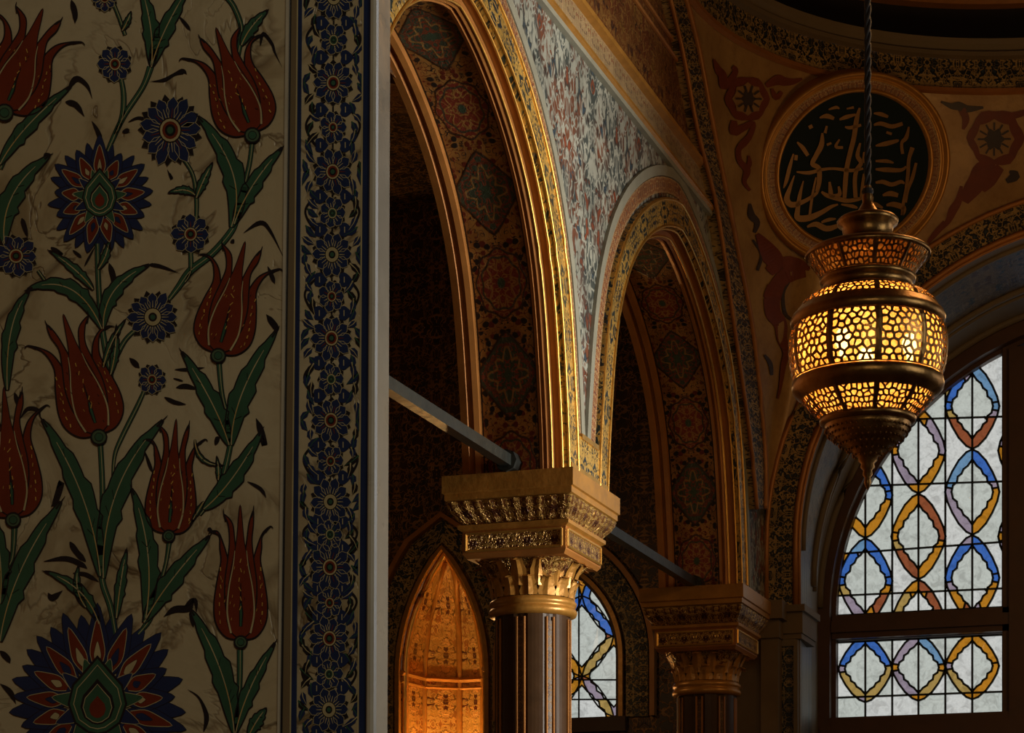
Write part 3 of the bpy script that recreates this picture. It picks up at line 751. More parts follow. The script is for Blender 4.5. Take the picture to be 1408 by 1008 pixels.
# small pointed window
w2 = empty('window_2', (-5.47, YEND, 1.97)); w2['kind'] = 'structure'
P2 = [px_of(Vector((x, YEND + .1, z))) for x, z in offset(wi, -.02)]
cx0 = sum(p[0] for p in P2) / len(P2)
cs = [(cx0 + 4, 875), (cx0 - 40, 930), (cx0 + 48, 930), (cx0 - 40, 820), (cx0 + 48, 820), (cx0 + 4, 985)]
stained(P2, cs, 44, 56, [((cx0, 1010), (cx0, 760)), ((cx0 - 60, 935), (cx0 + 70, 935)), ((cx0 - 60, 962), (cx0 + 70, 962))], w2, YEND + .1, 45, 9, .014, .012, False)
b = MB(); q = offset(wi, -.025)
b.grid([[(x, YEND - .03, z) for x, z in wi], [(x, YEND - .03, z) for x, z in q], [(x, YEND + .12, z) for x, z in q]]); b.obj('window_frame', WOOD, w2)
b = MB(); b.box(-5.9, -5.04, YEND - .06, YEND + .12, 1.86, 1.975); b.obj('window_sill', WOOD, w2)

# ---------------------------------------------------------------- columns
def make_column(cx, cy, label):
    root = empty('column', (cx, cy, FLOOR)); tag(root, label, 'column', None)
    b = MB(); b.box(cx - .29, cx + .29, cy - .29, cy + .29, FLOOR, FLOOR + .12); b.lathe([(.27, FLOOR + .12), (.285, FLOOR + .16), (.27, FLOOR + .21), (.23, FLOOR + .24), (.245, FLOOR + .28), (.2, FLOOR + .32)], cx, cy, 32); b.obj('base', STONE, root, smooth=False)
    b = MB()                                   # fluted and inlaid shaft
    N = 64; rows = []
    for z in (FLOOR + .31, 0, 1.76):
        rows.append([(cx + (.19 - .006 * (cos(8 * 2 * pi * i / N) > .55)) * cos(2 * pi * i / N), cy + (.19 - .006 * (cos(8 * 2 * pi * i / N) > .55)) * sin(2 * pi * i / N), z) for i in range(N)])
    b.grid(rows, 0, None, closed=True); b.obj('shaft', SHAFT, root)
    for k in range(8):
        a0 = 2 * pi * k / 8 - .10; b = MB()
        b.grid([[(cx + .1875 * cos(a0 + .2 * j / 4), cy + .1875 * sin(a0 + .2 * j / 4), z) for j in range(5)] for z in (FLOOR + .4, 1.70)], 0, [[(j * .01, z) for j in range(5)] for z in (FLOOR + .4, 1.70)]); b.obj('inlay_strip', SHAFTP, root)
        for s in (0, .2):
            b = MB(); b.tube([(cx + .19 * cos(a0 + s), cy + .19 * sin(a0 + s), z) for z in (FLOOR + .38, 1.72)], .006, 5); b.obj('shaft_fillet', OCHRE, root)
    b = MB(); b.lathe([(.19, 1.735), (.215, 1.742), (.222, 1.76), (.212, 1.778), (.2, 1.783), (.216, 1.79), (.219, 1.805), (.205, 1.822), (.19, 1.826)], cx, cy, 48); b.obj('necking_ring', GOLD, root, smooth=True)
    # bell widening to a square, with two tiers of curled leaves
    b = MB(); rows = []
    n = 48
    for t in [i / 8 for i in range(9)]:
        z = 1.82 + .20 * t; row = []
        for j in range(n):
            a = 2 * pi * j / n; c_, s_ = cos(a), sin(a); sq = .255 / max(abs(c_), abs(s_)); k = t ** 2.2; r = .185 * (1 - k) + min(sq, .315) * k
            row.append((cx + r * c_, cy + r * s_, z))
        rows.append(row)
    b.grid(rows, 0, [[(j * .03, r[0][2]) for j in range(n)] for r in rows], closed=True); b.obj('bell', CAPM, root)
    for tier, (z0, hh, r0, out, nn, ph) in enumerate(((1.825, .11, .195, .04, 14, 0), (1.87, .15, .20, .075, 14, .5))):
        for k in range(nn):
            a = 2 * pi * (k + ph) / nn; b = MB(); rows = []
            for i in range(7):
                t = i / 6; wd = .042 * (1 - .55 * t ** 2) * (1 + .12 * (i % 2)); rr = r0 + out * t ** 2.2 + .004; z = z0 + hh * (t if t < .85 else .85 - (t - .85) * .8)
                if t > .85: rr += .012
                row = []
                for j in (-1, -.5, 0, .5, 1):
                    q = rr + .012 * (1 - abs(j)) - .004 * (abs(j) == .5); row.append((cx + q * cos(a) - j * wd * sin(a), cy + q * sin(a) + j * wd * cos(a), z))
                rows.append(row)
            b.grid(rows); b.obj('acanthus_leaf', GOLD, root, smooth=False)
    def blk(name, m, *lv):
        b = MB()
        for (h0, z0), (h1, z1) in zip(lv, lv[1:]):
            b.taper((cx - h0[0], cx + h0[0], cy - h0[1], cy + h0[1], z0), (cx - h1[0], cx + h1[0], cy - h1[1], cy + h1[1], z1))
        return b.obj(name, m, root)
    A = (.265, .29)
    blk('dado_block', OCHRE, ((.25, .27), 2.0), (A, 2.02), (A, 2.135))
    for side in range(4):
        ax = [(0, -1), (1, 0), (0, 1), (-1, 0)][side]; hw_ = (A[0] if ax[0] == 0 else A[1]) - .02; off = (A[1] if ax[0] == 0 else A[0]) + .004
        b = MB(); P = []
        for u, z in ((-hw_, 2.035), (hw_, 2.035), (hw_, 2.118), (-hw_, 2.118)): P.append((cx + ax[0] * off - ax[1] * u, cy + ax[1] * off + ax[0] * u, z))
        b.add(P, [(0, 1, 2, 3)], 0, [(-hw_, 0), (hw_, 0), (hw_, .083), (-hw_, .083)]); b.obj('frieze_panel', CAPM, root)
        b = MB()
        for i in range(4): b.tube([P[i], P[(i + 1) % 4]], .007, 5)
        b.obj('frieze_frame', GOLDB, root)
    blk('dado_moulding', GOLD, (A, 2.13), ((.285, .31), 2.142), ((.285, .31), 2.16), ((.27, .295), 2.165))
    # cyma with gadroons
    b = MB(); rows = []; uvr = []
    for h, z in ((0, 2.165), (.008, 2.18), (.03, 2.21), (.045, 2.24), (.05, 2.262)):
        hx_, hy_ = .27 + h, .30 + h * 1.6; loop = []; uu = []
        for (x0, y0), (x1, y1) in (((-1, -1), (1, -1)), ((1, -1), (1, 1)), ((1, 1), (-1, 1)), ((-1, 1), (-1, -1))):
            for i in range(20):
                t = i / 20; bump = .006 * abs(sin(pi * i / 2.0)) * (1 if i % 2 else 0)
                x, y = x0 + (x1 - x0) * t, y0 + (y1 - y0) * t
                nx_, ny_ = (0, y0) if y0 == y1 else (x0, 0)
                loop.append((cx + x * hx_ + nx_ * bump, cy + y * hy_ + ny_ * bump, z)); uu.append((len(uu) * .028, z))
        rows.append(loop); uvr.append(uu)
    b.grid(rows, 0, uvr, closed=True); b.obj('cyma_moulding', CAPM, root)
    blk('abacus', GOLD, ((.30, .37), 2.26), ((.325, .385), 2.272), ((.325, .385), 2.30), ((.335, .395), 2.305), ((.335, .395), 2.388))
    return root
make_column(-3.63, 10.72, 'nearest marble column with gilded leaf capital carrying the two big arches')
make_column(-3.63, 14.20, 'farther shadowed column with gilded capital beside the tall stained window')
# tie rods
def rod(y0, y1, z, label):
    r = empty('tie_rod', (-3.63, y0, z)); tag(r, label, 'tie rod')
    b = MB(); h = .027; b.box(-3.63 - h, -3.63 + h, y0, y1, z - h, z + h); b.obj('bar', IRON, r)
    for y in (y0 + .03, y1 - .03): b = MB(); b.tube([(-3.63, y - .05, z), (-3.63, y + .05, z)], .055, 8); b.obj('end_boss', IRON, r)
rod(7.86, 10.39, 2.44, 'iron tie bar across the nearest arch, from the panel to the near capital')
rod(11.11, 13.95, 2.415, 'grey iron tie bar spanning the second arch to the far capital')

# ---------------------------------------------------------------- roundel with calligraphy
def pend_hit(px, py):
    d = ray(px, py).normalized(); h = bvh.ray_cast(Vector((0, 0, 0)), d)
    return (h[0], h[1] if h[1].dot(d) < 0 else -h[1]) if h[0] else (None, None)
c0, n0 = pend_hit(1175, 225)
hs_ = [pend_hit(1175 + 125 * cos(a), 228 + 108 * sin(a))[0] for a in [2 * pi * i / 24 for i in range(24)]]
hm = sum(hs_, Vector((0, 0, 0))) / 24; nrm = Vector((0, 0, 0))
for i in range(24): nrm += (hs_[i] - hm).cross(hs_[(i + 1) % 24] - hm)
nrm.normalize()
if nrm.dot(hm) > 0: nrm = -nrm
print('ROUNDEL', c0, nrm, max((q - hm).dot(nrm) for q in hs_), min((q - hm).dot(nrm) for q in hs_), (c0 - hm).dot(nrm))
Rz = c0.dot(FW)
cd = hm + nrm * (max((q - hm).dot(nrm) for q in hs_) * .8 + .01)
def on_disc(px, py, lift=0):
    d = ray(px, py); t = cd.dot(nrm) / d.dot(nrm); return d * t + nrm * lift
eu = (on_disc(1176 + 10, 225) - on_disc(1176, 225)).normalized(); ev = nrm.cross(eu).normalized(); 
if ev.z < 0: ev = -ev
ctr = on_disc(1175.5, 233)
root = empty('calligraphy_roundel', ctr); tag(root, 'large round dark medallion with gold calligraphy in gilded double rings on the pendentive', 'medallion')
RD_ = (on_disc(1306, 224) - on_disc(1044, 224)).length / 2
def disc_lathe(name, prof, m, smooth=True):
    b = MB(); N = 96
    rows = [[ctr + eu * r * RD_ * cos(2 * pi * j / N) + ev * .87 * r * RD_ * sin(2 * pi * j / N) + nrm * h for j in range(N)] for r, h in prof]
    uvr = [[(r, j * 2 * pi / N * RD_) for j in range(N)] for r, h in prof]
    b.grid(rows, 0, uvr, closed=True); return b.obj(name, m, root, smooth=smooth)
disc_lathe('backing', [(1.0, -.14), (1.0, -.005), (.98, .0)], OCHRE)
disc_lathe('outer_ring', [(1.0, -.01), (.995, .018), (.975, .03), (.955, .022), (.945, 0), (.93, -.004), (.92, .006), (.905, .0)], GOLD)
disc_lathe('flower_band', [(.91, -.002), (.83, -.002)], REDSTR, False)
disc_lathe('inner_ring', [(.83, -.004), (.825, .012), (.805, .02), (.79, .012), (.78, -.008)], GOLD)
FIELD = plain('blue black roundel field', (.006, .016, .020), .6, 0, .3, 8, .1, .15)
CALG = plain('dull gold lettering', (.22, .11, .032), .45, .4, .35, 14, .15)
b = MB(); N = 96; b.add([ctr - nrm * .006] + [ctr + eu * .79 * RD_ * cos(2 * pi * j / N) + ev * .87 * .79 * RD_ * sin(2 * pi * j / N) - nrm * .006 for j in range(N)], [(0, 1 + j, 1 + (j + 1) % N) for j in range(N)]); b.obj('field', FIELD, root)
ZX = lambda L: [(1030 + p[0] / 4.033, 90 + p[1] / 4.033, (p[2] if len(p) > 2 else 16) * 1.45 / 4.033) for p in L]
CAL = [
 [(245, 490, 6), (225, 560, 14), (205, 640, 14), (190, 680, 4)],
 [(250, 610, 4), (225, 680, 14), (208, 740, 22), (235, 772, 22), (300, 755, 16), (365, 715, 12), (385, 690, 6)],
 [(405, 375, 8), (400, 440, 20), (370, 500, 18), (350, 545, 18), (385, 570, 18), (388, 640, 18), (375, 700, 14)],
 [(265, 425, 6), (295, 455, 16), (325, 500, 14)],
 [(262, 590, 6), (330, 595, 14), (400, 578, 12), (470, 572, 10), (560, 582, 14), (632, 572, 8)],
 [(300, 640, 4), (280, 720, 14), (268, 800, 18), (270, 845, 24), (330, 845, 24), (400, 815, 18), (450, 785, 14), (492, 770, 6)],
 [(370, 620, 6), (350, 720, 10), (335, 830, 10)],
 [(612, 235, 8), (595, 300, 18), (580, 400, 18), (560, 480, 18), (540, 570, 18), (532, 660, 18), (528, 735, 14)],
 [(615, 430, 8), (600, 500, 16), (620, 540, 16), (595, 580, 16), (585, 640, 16), (590, 740, 16)],
 [(445, 645, 8), (450, 690, 16), (458, 725, 18), (500, 715, 16), (495, 670, 8)],
 [(400, 700, 8), (430, 720, 16), (480, 735, 18), (540, 750, 16), (600, 742, 14), (640, 730, 8)],
 [(635, 600, 8), (630, 670, 16), (620, 740, 12)],
 [(690, 330, 8), (730, 322, 16), (790, 338, 16), (850, 322, 14)],
 [(700, 445, 6), (750, 435, 18), (810, 420, 14), (830, 415, 6)],
 [(700, 530, 8), (760, 530, 14), (800, 540, 6)],
 [(700, 575, 8), (760, 578, 18), (840, 580, 14), (870, 560, 8)],
 [(700, 650, 8), (740, 645, 16), (790, 660, 16), (840, 645, 14), (860, 655, 6)],
 [(740, 720, 8), (780, 710, 20), (825, 720, 16)], [(760, 775, 8), (800, 770, 20), (855, 790, 20), (850, 830, 10)],
 [(905, 455, 18), (885, 520, 14), (880, 600, 14), (870, 680, 12), (855, 760, 12), (848, 830, 12)],
 [(925, 540, 10), (905, 620, 14), (880, 690, 10), (868, 760, 8)],
 [(885, 340, 6), (870, 400, 16), (845, 430, 12), (850, 490, 12)],
 [(320, 895, 8), (370, 880, 20), (430, 905, 22), (500, 885, 14), (540, 870, 6)], [(400, 870, 8), (440, 855, 14), (480, 850, 6)],
 [(390, 290, 6), (430, 280, 18), (470, 295, 12)], [(500, 300, 8), (540, 285, 16), (590, 272, 8)], [(440, 245, 6), (480, 232, 12), (500, 240, 5)], [(540, 240, 6), (580, 232, 10)],
 [(690, 265, 6), (730, 270, 16), (770, 285, 10)], [(330, 345, 14), (350, 335, 14)], [(250, 510, 20), (268, 512, 20)], [(430, 335, 8), (420, 375, 12)],
 [(430, 440, 10), (455, 430, 8)], [(500, 410, 6), (480, 450, 12), (520, 455, 10)], [(660, 760, 10), (700, 770, 16), (740, 790, 8)], [(510, 770, 6), (570, 780, 14), (600, 790, 6)],
 [(640, 480, 12), (632, 540, 12)], [(760, 370, 10), (790, 380, 10)], [(530, 340, 6), (560, 345, 14), (620, 330, 10)],
]
for k, (x0, col) in enumerate(((0, CAL),)):
    for st in CAL:
        p = Paint(); p.stroke(ZX(st), 0, l=.003, smooth=5); p.obj('calligraphic_stroke', [CALG], lambda x, y, l: on_disc(x, y, l), root)

# painted red arabesques on the pendentive
DR = plain('dark red painted ornament', (.17, .035, .012), .5, 0, .35, 12, .1); DKP = plain('dark painted ornament', (.05, .035, .03), .5, 0, .3, 12, .1); ORN = plain('ochre painted detail', (.33, .18, .06), .5, .1, .3, 12, .1)
def on_pend(px, py, l):
    h, n = pend_hit(px, py)
    if h is None:
        return ray(px, py) * (Rz)
    return h + n * (.004 + .004 * l)
def blob(cx, cy, rx, ry, n=18, wob=0, rot=0, k=5):
    return [(cx + (rx * cos(a) * (1 + wob * cos(k * a))) * cos(rot) - (ry * sin(a) * (1 + wob * cos(k * a))) * sin(rot), cy + (rx * cos(a) * (1 + wob * cos(k * a))) * sin(rot) + (ry * sin(a) * (1 + wob * cos(k * a))) * cos(rot)) for a in [2 * pi * i / n for i in range(n)]]
def ornament(label, items):
    p = Paint()
    for it in items:
        if it[0] == 's': p.stroke(it[2], it[1], it[3] if len(it) > 3 else 6, l=it[4] if len(it) > 4 else 1, smooth=4)
        else:
            cx_, cy_, rx, ry, *rest = it[2]; l = it[3] if len(it) > 3 else 2; n = rest[0] if rest else 18; rest = rest or [18]
            b0 = len(p.v); K = 5; p.v.append((cx_, cy_, l))
            for q in range(1, K + 1): p.v += [(x, y, l) for x, y in blob(cx_, cy_, rx * q / K, ry * q / K, *rest)]
            for i in range(n):
                j = (i + 1) % n; p.f.append((b0, b0 + 1 + i, b0 + 1 + j)); p.m.append(it[1])
                for q in range(K - 1): o0 = b0 + 1 + q * n; p.f.append((o0 + i, o0 + n + i, o0 + n + j, o0 + j)); p.m.append(it[1])
    o = p.obj('painted_arabesque', [DR, DKP, ORN], on_pend, ceiling_dome); 
ornament('', [('b', 0, (1026, 136, 30, 31, 24, .05, 0, 6), 1), ('b', 2, (1026, 136, 20, 21, 24, .1, 0, 8), 2), ('b', 1, (1026, 136, 9, 11, 16, .25, 0, 6), 3)]
  + [('s', 1, [(1026 + 9 * cos(a), 136 + 10 * sin(a), 2.5), (1026 + 18 * cos(a), 136 + 19 * sin(a), 2.5)], 2, 4) for a in [2 * pi * i / 10 for i in range(10)]])
ornament('', [('s', 0, [(980, 82, 3), (986, 96, 10), (992, 104, 12), (994, 118, 12), (1002, 112, 10), (1010, 98, 8), (1006, 92, 6)]), ('s', 0, [(1052, 118, 6), (1068, 110, 14), (1078, 112, 12), (1090, 112, 8), (1102, 108, 3)]), ('s', 0, [(1060, 122, 4), (1066, 134, 8), (1074, 126, 5)]),
  ('s', 0, [(1008, 166, 8), (1008, 180, 14), (1020, 176, 10), (1034, 170, 8), (1030, 186, 8), (1022, 196, 10), (1014, 206, 8), (1016, 222, 8), (1026, 234, 10), (1022, 250, 6), (1030, 262, 4)]),
  ('s', 0, [(1028, 214, 3), (1029, 226, 7), (1022, 236, 4)]), ('s', 1, [(1030, 280, 3), (1032, 296, 10), (1040, 306, 8), (1036, 320, 4)])])
ornament('', [('s', 0, [(1040, 322, 6), (1048, 334, 16), (1058, 350, 26), (1066, 362, 22), (1056, 374, 14)]), ('s', 0, [(1070, 360, 12), (1084, 362, 20), (1100, 364, 14), (1112, 370, 5)]), ('s', 1, [(1034, 330, 3), (1046, 350, 4), (1040, 372, 4)]),
  ('s', 0, [(1062, 392, 16), (1060, 410, 24), (1070, 388, 20), (1086, 376, 22), (1106, 372, 18)]), ('s', 0, [(1060, 410, 22), (1062, 430, 22), (1072, 446, 18), (1074, 466, 14), (1080, 484, 10), (1076, 502, 8), (1072, 530, 5), (1068, 548, 3)]), ('s', 1, [(1084, 388, 3), (1076, 404, 4), (1078, 430, 5), (1088, 440, 3)]), ('s', 1, [(1050, 488, 3), (1058, 500, 6), (1060, 516, 4)])])
ornament('', [('b', 0, (1369, 190, 38, 39, 24, .06, 0, 6), 1), ('b', 2, (1367, 192, 26, 26, 24, .08, 0, 8), 2), ('b', 1, (1367, 192, 13, 14, 16, .22, 0, 6), 3)]
  + [('s', 1, [(1367 + 12 * cos(a), 192 + 12 * sin(a), 2.5), (1367 + 23 * cos(a), 192 + 23 * sin(a), 2.5)], 2, 4) for a in [2 * pi * i / 12 for i in range(12)]])
ornament('', [('s', 1, [(1294, 140, 3), (1308, 146, 8), (1318, 146, 12), (1330, 150, 10), (1352, 148, 3)]), ('s', 0, [(1322, 150, 10), (1328, 164, 10), (1324, 178, 4)]), ('s', 0, [(1390, 160, 10), (1406, 156, 8), (1416, 150, 3)]),
  ('s', 0, [(1368, 226, 14), (1352, 234, 26), (1344, 250, 26), (1334, 264, 22), (1326, 278, 12)]), ('s', 0, [(1376, 230, 12), (1360, 248, 20), (1350, 262, 10)]), ('s', 1, [(1388, 236, 3), (1396, 242, 14), (1384, 250, 6)]),
  ('s', 0, [(1322, 256, 4), (1318, 276, 10), (1310, 290, 12), (1304, 304, 8), (1292, 318, 4)]), ('s', 0, [(1300, 306, 8), (1286, 322, 8), (1276, 334, 4)])])

# ---------------------------------------------------------------- the lantern
LD = 6.0; LC = ray(1193, HY) * LD; lx, ly = LC.x, LC.y; PXM = LD / FP
zz = lambda py: (HY - py) * PXM
def amber():
    M = Mat('amber lantern glass'); x, y, z = M.obj(); n = M.noise(M.vec(x, y, z), 24, 2)
    tr = M.new('ShaderNodeBsdfTranslucent'); tp = M.new('ShaderNodeBsdfTransparent'); gl = M.new('ShaderNodeBsdfGlossy'); gl.inputs['Roughness'].default_value = .25
    M.nt.links.new(M.mix(n.above(.5, .12), (1.0, .60, .18), (.95, .44, .09)), tr.inputs[0]); tp.inputs[0].default_value = (1, .78, .42, 1)
    a = M.new('ShaderNodeMixShader'); a.inputs[0].default_value = .34; c = M.new('ShaderNodeMixShader'); c.inputs[0].default_value = .06
    M.nt.links.new(tr.outputs[0], a.inputs[1]); M.nt.links.new(tp.outputs[0], a.inputs[2]); M.nt.links.new(a.outputs[0], c.inputs[1]); M.nt.links.new(gl.outputs[0], c.inputs[2]); M.nt.links.new(c.outputs[0], M.out.inputs[0])
    return M.m
AMB = amber()
def emit(name, c, s):
    M = Mat(name); M.set('Emission Color', c).set('Emission Strength', s); return M.m
BULB = emit('warm bulb', (1, .72, .38), 14)
lan = empty('hanging_lantern', (lx, ly, zz(672))); tag(lan, 'lit pierced brass lantern glowing amber, hanging on a dark cord before the roundel', 'lantern')
def band(name, pts, m=BRASS, n=72): b = MB(); b.lathe([(r * PXM, zz(py)) for r, py in pts], lx, ly, n); return b.obj(name, m, lan, smooth=True)
band('finial_cone', [(5, 256), (6, 266), (8, 272), (7, 278), (10, 284), (14, 290), (18, 296), (20, 300)])
band('top_cap', [(18, 298), (30, 298), (38, 300), (42, 304), (41, 309), (35, 313), (34, 320), (33, 327), (36, 331), (44, 335), (58, 340)])
band('flare_rim', [(56, 338), (72, 342), (82, 346), (86, 350), (85, 354), (80, 354), (76, 351)])
band('neck', [(62, 382), (66, 384), (65, 389), (61, 391), (60, 398), (64, 403), (74, 407), (80, 410)])
band('upper_hoop', [(93, 424), (97, 427), (99, 431), (103, 434), (106, 440), (105, 446), (101, 449)])
band('lower_hoop', [(99, 522), (103, 525), (104, 531), (103, 537), (98, 543), (92, 547), (90, 549)])
band('bottom_collar', [(63, 575), (66, 577), (65, 582), (60, 584), (57, 586)])
band('bottom_cone', [(60, 583), (57, 588), (58, 591), (53, 594), (54, 597), (47, 600), (47, 604), (40, 606), (38, 611), (29, 614), (27, 619), (20, 621), (20, 626), (13, 629), (13, 634), (9, 638), (10, 643), (6, 647), (7, 653), (4, 657), (5, 664), (2.5, 670), (.2, 674)])
# knurling on the cone: small beads in rows
b = MB()
for py, r in ((592, 58), (599, 54), (605, 47), (612, 39), (620, 28), (627, 20)):
    N = max(10, int(r * .8))
    for k in range(N):
        a = 2 * pi * k / N; c = Vector((lx + r * PXM * cos(a), ly + r * PXM * sin(a), zz(py))); s = 1.9 * PXM
        b.add([c + Vector(q) * s for q in ((1, 0, 0), (0, 1, 0), (-1, 0, 0), (0, -1, 0), (0, 0, 1.3), (0, 0, -1.3))], [(0, 1, 4), (1, 2, 4), (2, 3, 4), (3, 0, 4), (1, 0, 5), (2, 1, 5), (3, 2, 5), (0, 3, 5)])
b.obj('beading', BRASS, lan)
MAINP = [(101, 449), (105, 456), (107.5, 468), (108, 482), (107, 496), (104.5, 510), (100, 522)]
SHP = [(79, 409), (85, 413), (90, 418), (94, 425)]
LOP = [(91, 547), (86, 554), (79, 562), (71, 569), (63, 576)]
FLP = [(82, 353), (79, 358), (73, 366), (67, 374), (62, 382)]
b = MB(); gl_prof = [(60, 384), (62, 398), (76, 411), (90, 427), (99, 442), (103, 456), (105, 482), (102, 508), (95, 526), (88, 547), (74, 562), (60, 574)]
b.lathe([((r - 3) * PXM, zz(py)) for r, py in gl_prof], lx, ly, 64); b.obj('amber_glass', AMB, lan, smooth=True)
b = MB(); b.lathe([((r - 3) * PXM, zz(py)) for r, py in FLP], lx, ly, 64); b.obj('amber_glass', AMB, lan, smooth=True)
NP = 10; PH = math.atan2(-CS, -(-SN)) + math.radians(0)
face = math.atan2(-ly, -lx)            # direction from the lantern to the camera
def clip(P, a, bq, c):
    """keep the part of convex P with a*x + b*y <= c"""
    out = []
    for i in range(len(P)):
        p, q = P[i], P[(i + 1) % len(P)]; dp = a * p[0] + bq * p[1] - c; dq = a * q[0] + bq * q[1] - c
        if dp <= 0: out.append(p)
        if dp * dq < 0: t = dp / (dp - dq); out.append((p[0] + (q[0] - p[0]) * t, p[1] + (q[1] - p[1]) * t))
    return out
def fret(profile, nx, ny, seed, barw, rib):
    """one pierced brass panel: a sheet with a mosaic of openings, bent over the profile; and the ribs between panels"""
    rnd = random.Random(seed); L = length(profile); H = L[-1]; rm = sum(p[0] for p in profile) / len(profile); Wd = 2 * pi * rm / NP
    x0, x1 = rib, Wd - rib
    pts = []
    for j in range(ny):
        for i in range(nx):
            pts.append((x0 + (x1 - x0) * (i + .5 + (.25 if j % 2 else -.25)) / nx + rnd.uniform(-.38, .38) * (x1 - x0) / nx, H * (j + .5) / ny + rnd.uniform(-.38, .38) * H / ny))
    cells = []
    for i, p in enumerate(pts):
        P = [(x0, 0), (x1, 0), (x1, H), (x0, H)]
        for k, q in enumerate(pts):
            if k == i or abs(q[0] - p[0]) > 30 or abs(q[1] - p[1]) > 30: continue
            a, b_ = q[0] - p[0], q[1] - p[1]; P = clip(P, a, b_, (q[0] ** 2 + q[1] ** 2 - p[0] ** 2 - p[1] ** 2) / 2)
            if not P: break
        if len(P) > 2: cells.append(P)
    def to3(x, y, dr, ang):
        for i in range(len(profile) - 1):
            if y <= L[i + 1] or i == len(profile) - 2:
                t = min(max((y - L[i]) / (L[i + 1] - L[i]), 0), 1); r = profile[i][0] + (profile[i + 1][0] - profile[i][0]) * t; py = profile[i][1] + (profile[i + 1][1] - profile[i][1]) * t; break
        a = ang + (x / Wd) * 2 * pi / NP; r = (r + dr) * PXM
        return (lx + r * cos(a), ly + r * sin(a), zz(py))
    for k in range(NP):
        ang = face + math.radians(-28) - math.radians(18) * 0 + 2 * pi * k / NP
        b = MB()
        for P in cells:
            cx = sum(p[0] for p in P) / len(P); cy = sum(p[1] for p in P) / len(P)
            P = [P[i] for i in range(len(P)) if (P[i][0] - P[i - 1][0]) ** 2 + (P[i][1] - P[i - 1][1]) ** 2 > .25]
            n = len(P)
            if n < 3: continue
            rr = sum(sqrt((p[0] - cx) ** 2 + (p[1] - cy) ** 2) for p in P) / n; s = max(0, 1 - barw / max(rr, .1))
            Q = [(cx + (p[0] - cx) * s, cy + (p[1] - cy) * s) for p in P]
            # soften the corners of the opening
            Q = [((Q[i][0] * .7 + (Q[i - 1][0] + Q[(i + 1) % n][0]) * .15), (Q[i][1] * .7 + (Q[i - 1][1] + Q[(i + 1) % n][1]) * .15)) for i in range(n)]
            vs = [to3(*p, .6, ang) for p in P] + [to3(*p, .6, ang) for p in Q] + [to3(*p, -.6, ang) for p in Q]
            b.add(vs, [(i, (i + 1) % n, n + (i + 1) % n, n + i) for i in range(n)] + [(n + i, n + (i + 1) % n, 2 * n + (i + 1) % n, 2 * n + i) for i in range(n)])
        b.obj('fret_panel', BRASS, lan)
        b = MB(); rows = []
        for (r, py) in profile:
            row = []
            for dx, dr in ((-rib, -.5), (-rib, 1.2), (0, 1.9), (rib, 1.2), (rib, -.5)):
                a = ang + dx / rm; row.append((lx + (r + dr) * PXM * cos(a), ly + (r + dr) * PXM * sin(a), zz(py)))
            rows.append(row)
        b.grid(rows); b.obj('rib', BRASS, lan)
fret(MAINP, 6, 8, 4, 1.25, 3.0); fret(SHP, 7, 3, 5, .9, 2.2); fret(LOP, 7, 4, 6, 1.0, 2.2); fret(FLP, 7, 4, 7, 1.1, 2.0)
for k, (dpx, py, dd) in enumerate(((-36, 470, -.02), (2, 486, .05), (58, 474, .0))):
    c = Vector((lx, ly, zz(py))) + RT * dpx * PXM + FW * dd
    b = MB(); b.lathe([(.001, c.z + .03), (.012, c.z + .026), (.02, c.z + .01), (.02, c.z - .006), (.012, c.z - .022), (.008, c.z - .03), (.008, c.z - .05), (.001, c.z - .05)], c.x, c.y, 16); b.obj('bulb', BULB, lan, smooth=True)
    b = MB(); b.lathe([(.012, c.z - .05), (.014, c.z - .05), (.014, c.z - .09), (.002, c.z - .09)], c.x, c.y, 12); b.tube([(c.x, c.y, c.z - .09), (lx, ly, zz(545))], .005, 6); b.obj('bulb_holder', BRASS, lan)
    l = bpy.data.lights.new('lantern_light', 'POINT'); l.energy = LANT; l.color = (1, .66, .30); l.shadow_soft_size = .03
    o = bpy.data.objects.new('lantern_light', l); link(o, lan); o.location = c - parent_loc(lan)
b = MB(); b.lathe([(.001, zz(258)), (.014, zz(260)), (.016, zz(264)), (.012, zz(268)), (.001, zz(268))], lx, ly, 16); cord = b.obj('cord', ROPE, lan)
for k in range(3):
    b = MB(); pts = []; z = zz(264); i = 0
    while z < 5.86:
        a = i * .55 + 2 * pi * k / 3; pts.append((lx + .005 * cos(a), ly + .005 * sin(a), z)); z += .009; i += 1
    b.tube(pts, .005, 5); b.obj('strand', ROPE, cord, smooth=True)

# ---------------------------------------------------------------- the tile panel
YP = 2.6
def pm(px, py, l=0): return onY(px, py, YP - .0012 - .0004 * l)
edge = lambda x, t=4: x                       # panel lines lean very little: traced top and bottom
panel = empty('tile_panel', onY(300, 1300, YP)); tag(panel, 'large foreground tile panel of red tulips, blue flowers and serrated leaves on aged cream', 'tile panel')
ZT, ZB = 1.75, FLOOR
def xat(a, c, z):
    """x on the panel of a line running from column a (top of the photo) to column c (bottom)"""
    p, q = onY(a, 0, YP), onY(c, 1008, YP); return p.x + (q.x - p.x) * (z - p.z) / (q.z - p.z)
def vstrip(name, l, r, y0, y1, m, parent=panel, zt=ZT, zb=ZB, rnd=False):
    b = MB(); cs = []
    for z in (zb, zt):
        a, c = xat(*l, z), xat(*r, z); cs.append([(a, y1, z), (a, y0, z), (c, y0, z), (c, y1, z)])
        if rnd: w_ = c - a; cs[-1] = [(a, y1, z), (a, y0 + w_ * .2, z), (a + w_ * .2, y0, z), (a + w_ * .55, y0, z), (a + w_ * .85, y0 + w_ * .25, z), (c, y0 + w_ * .7, z), (c, y1, z)]
    b.grid([cs[0], cs[1]], 0); return b.obj(name, m, parent)
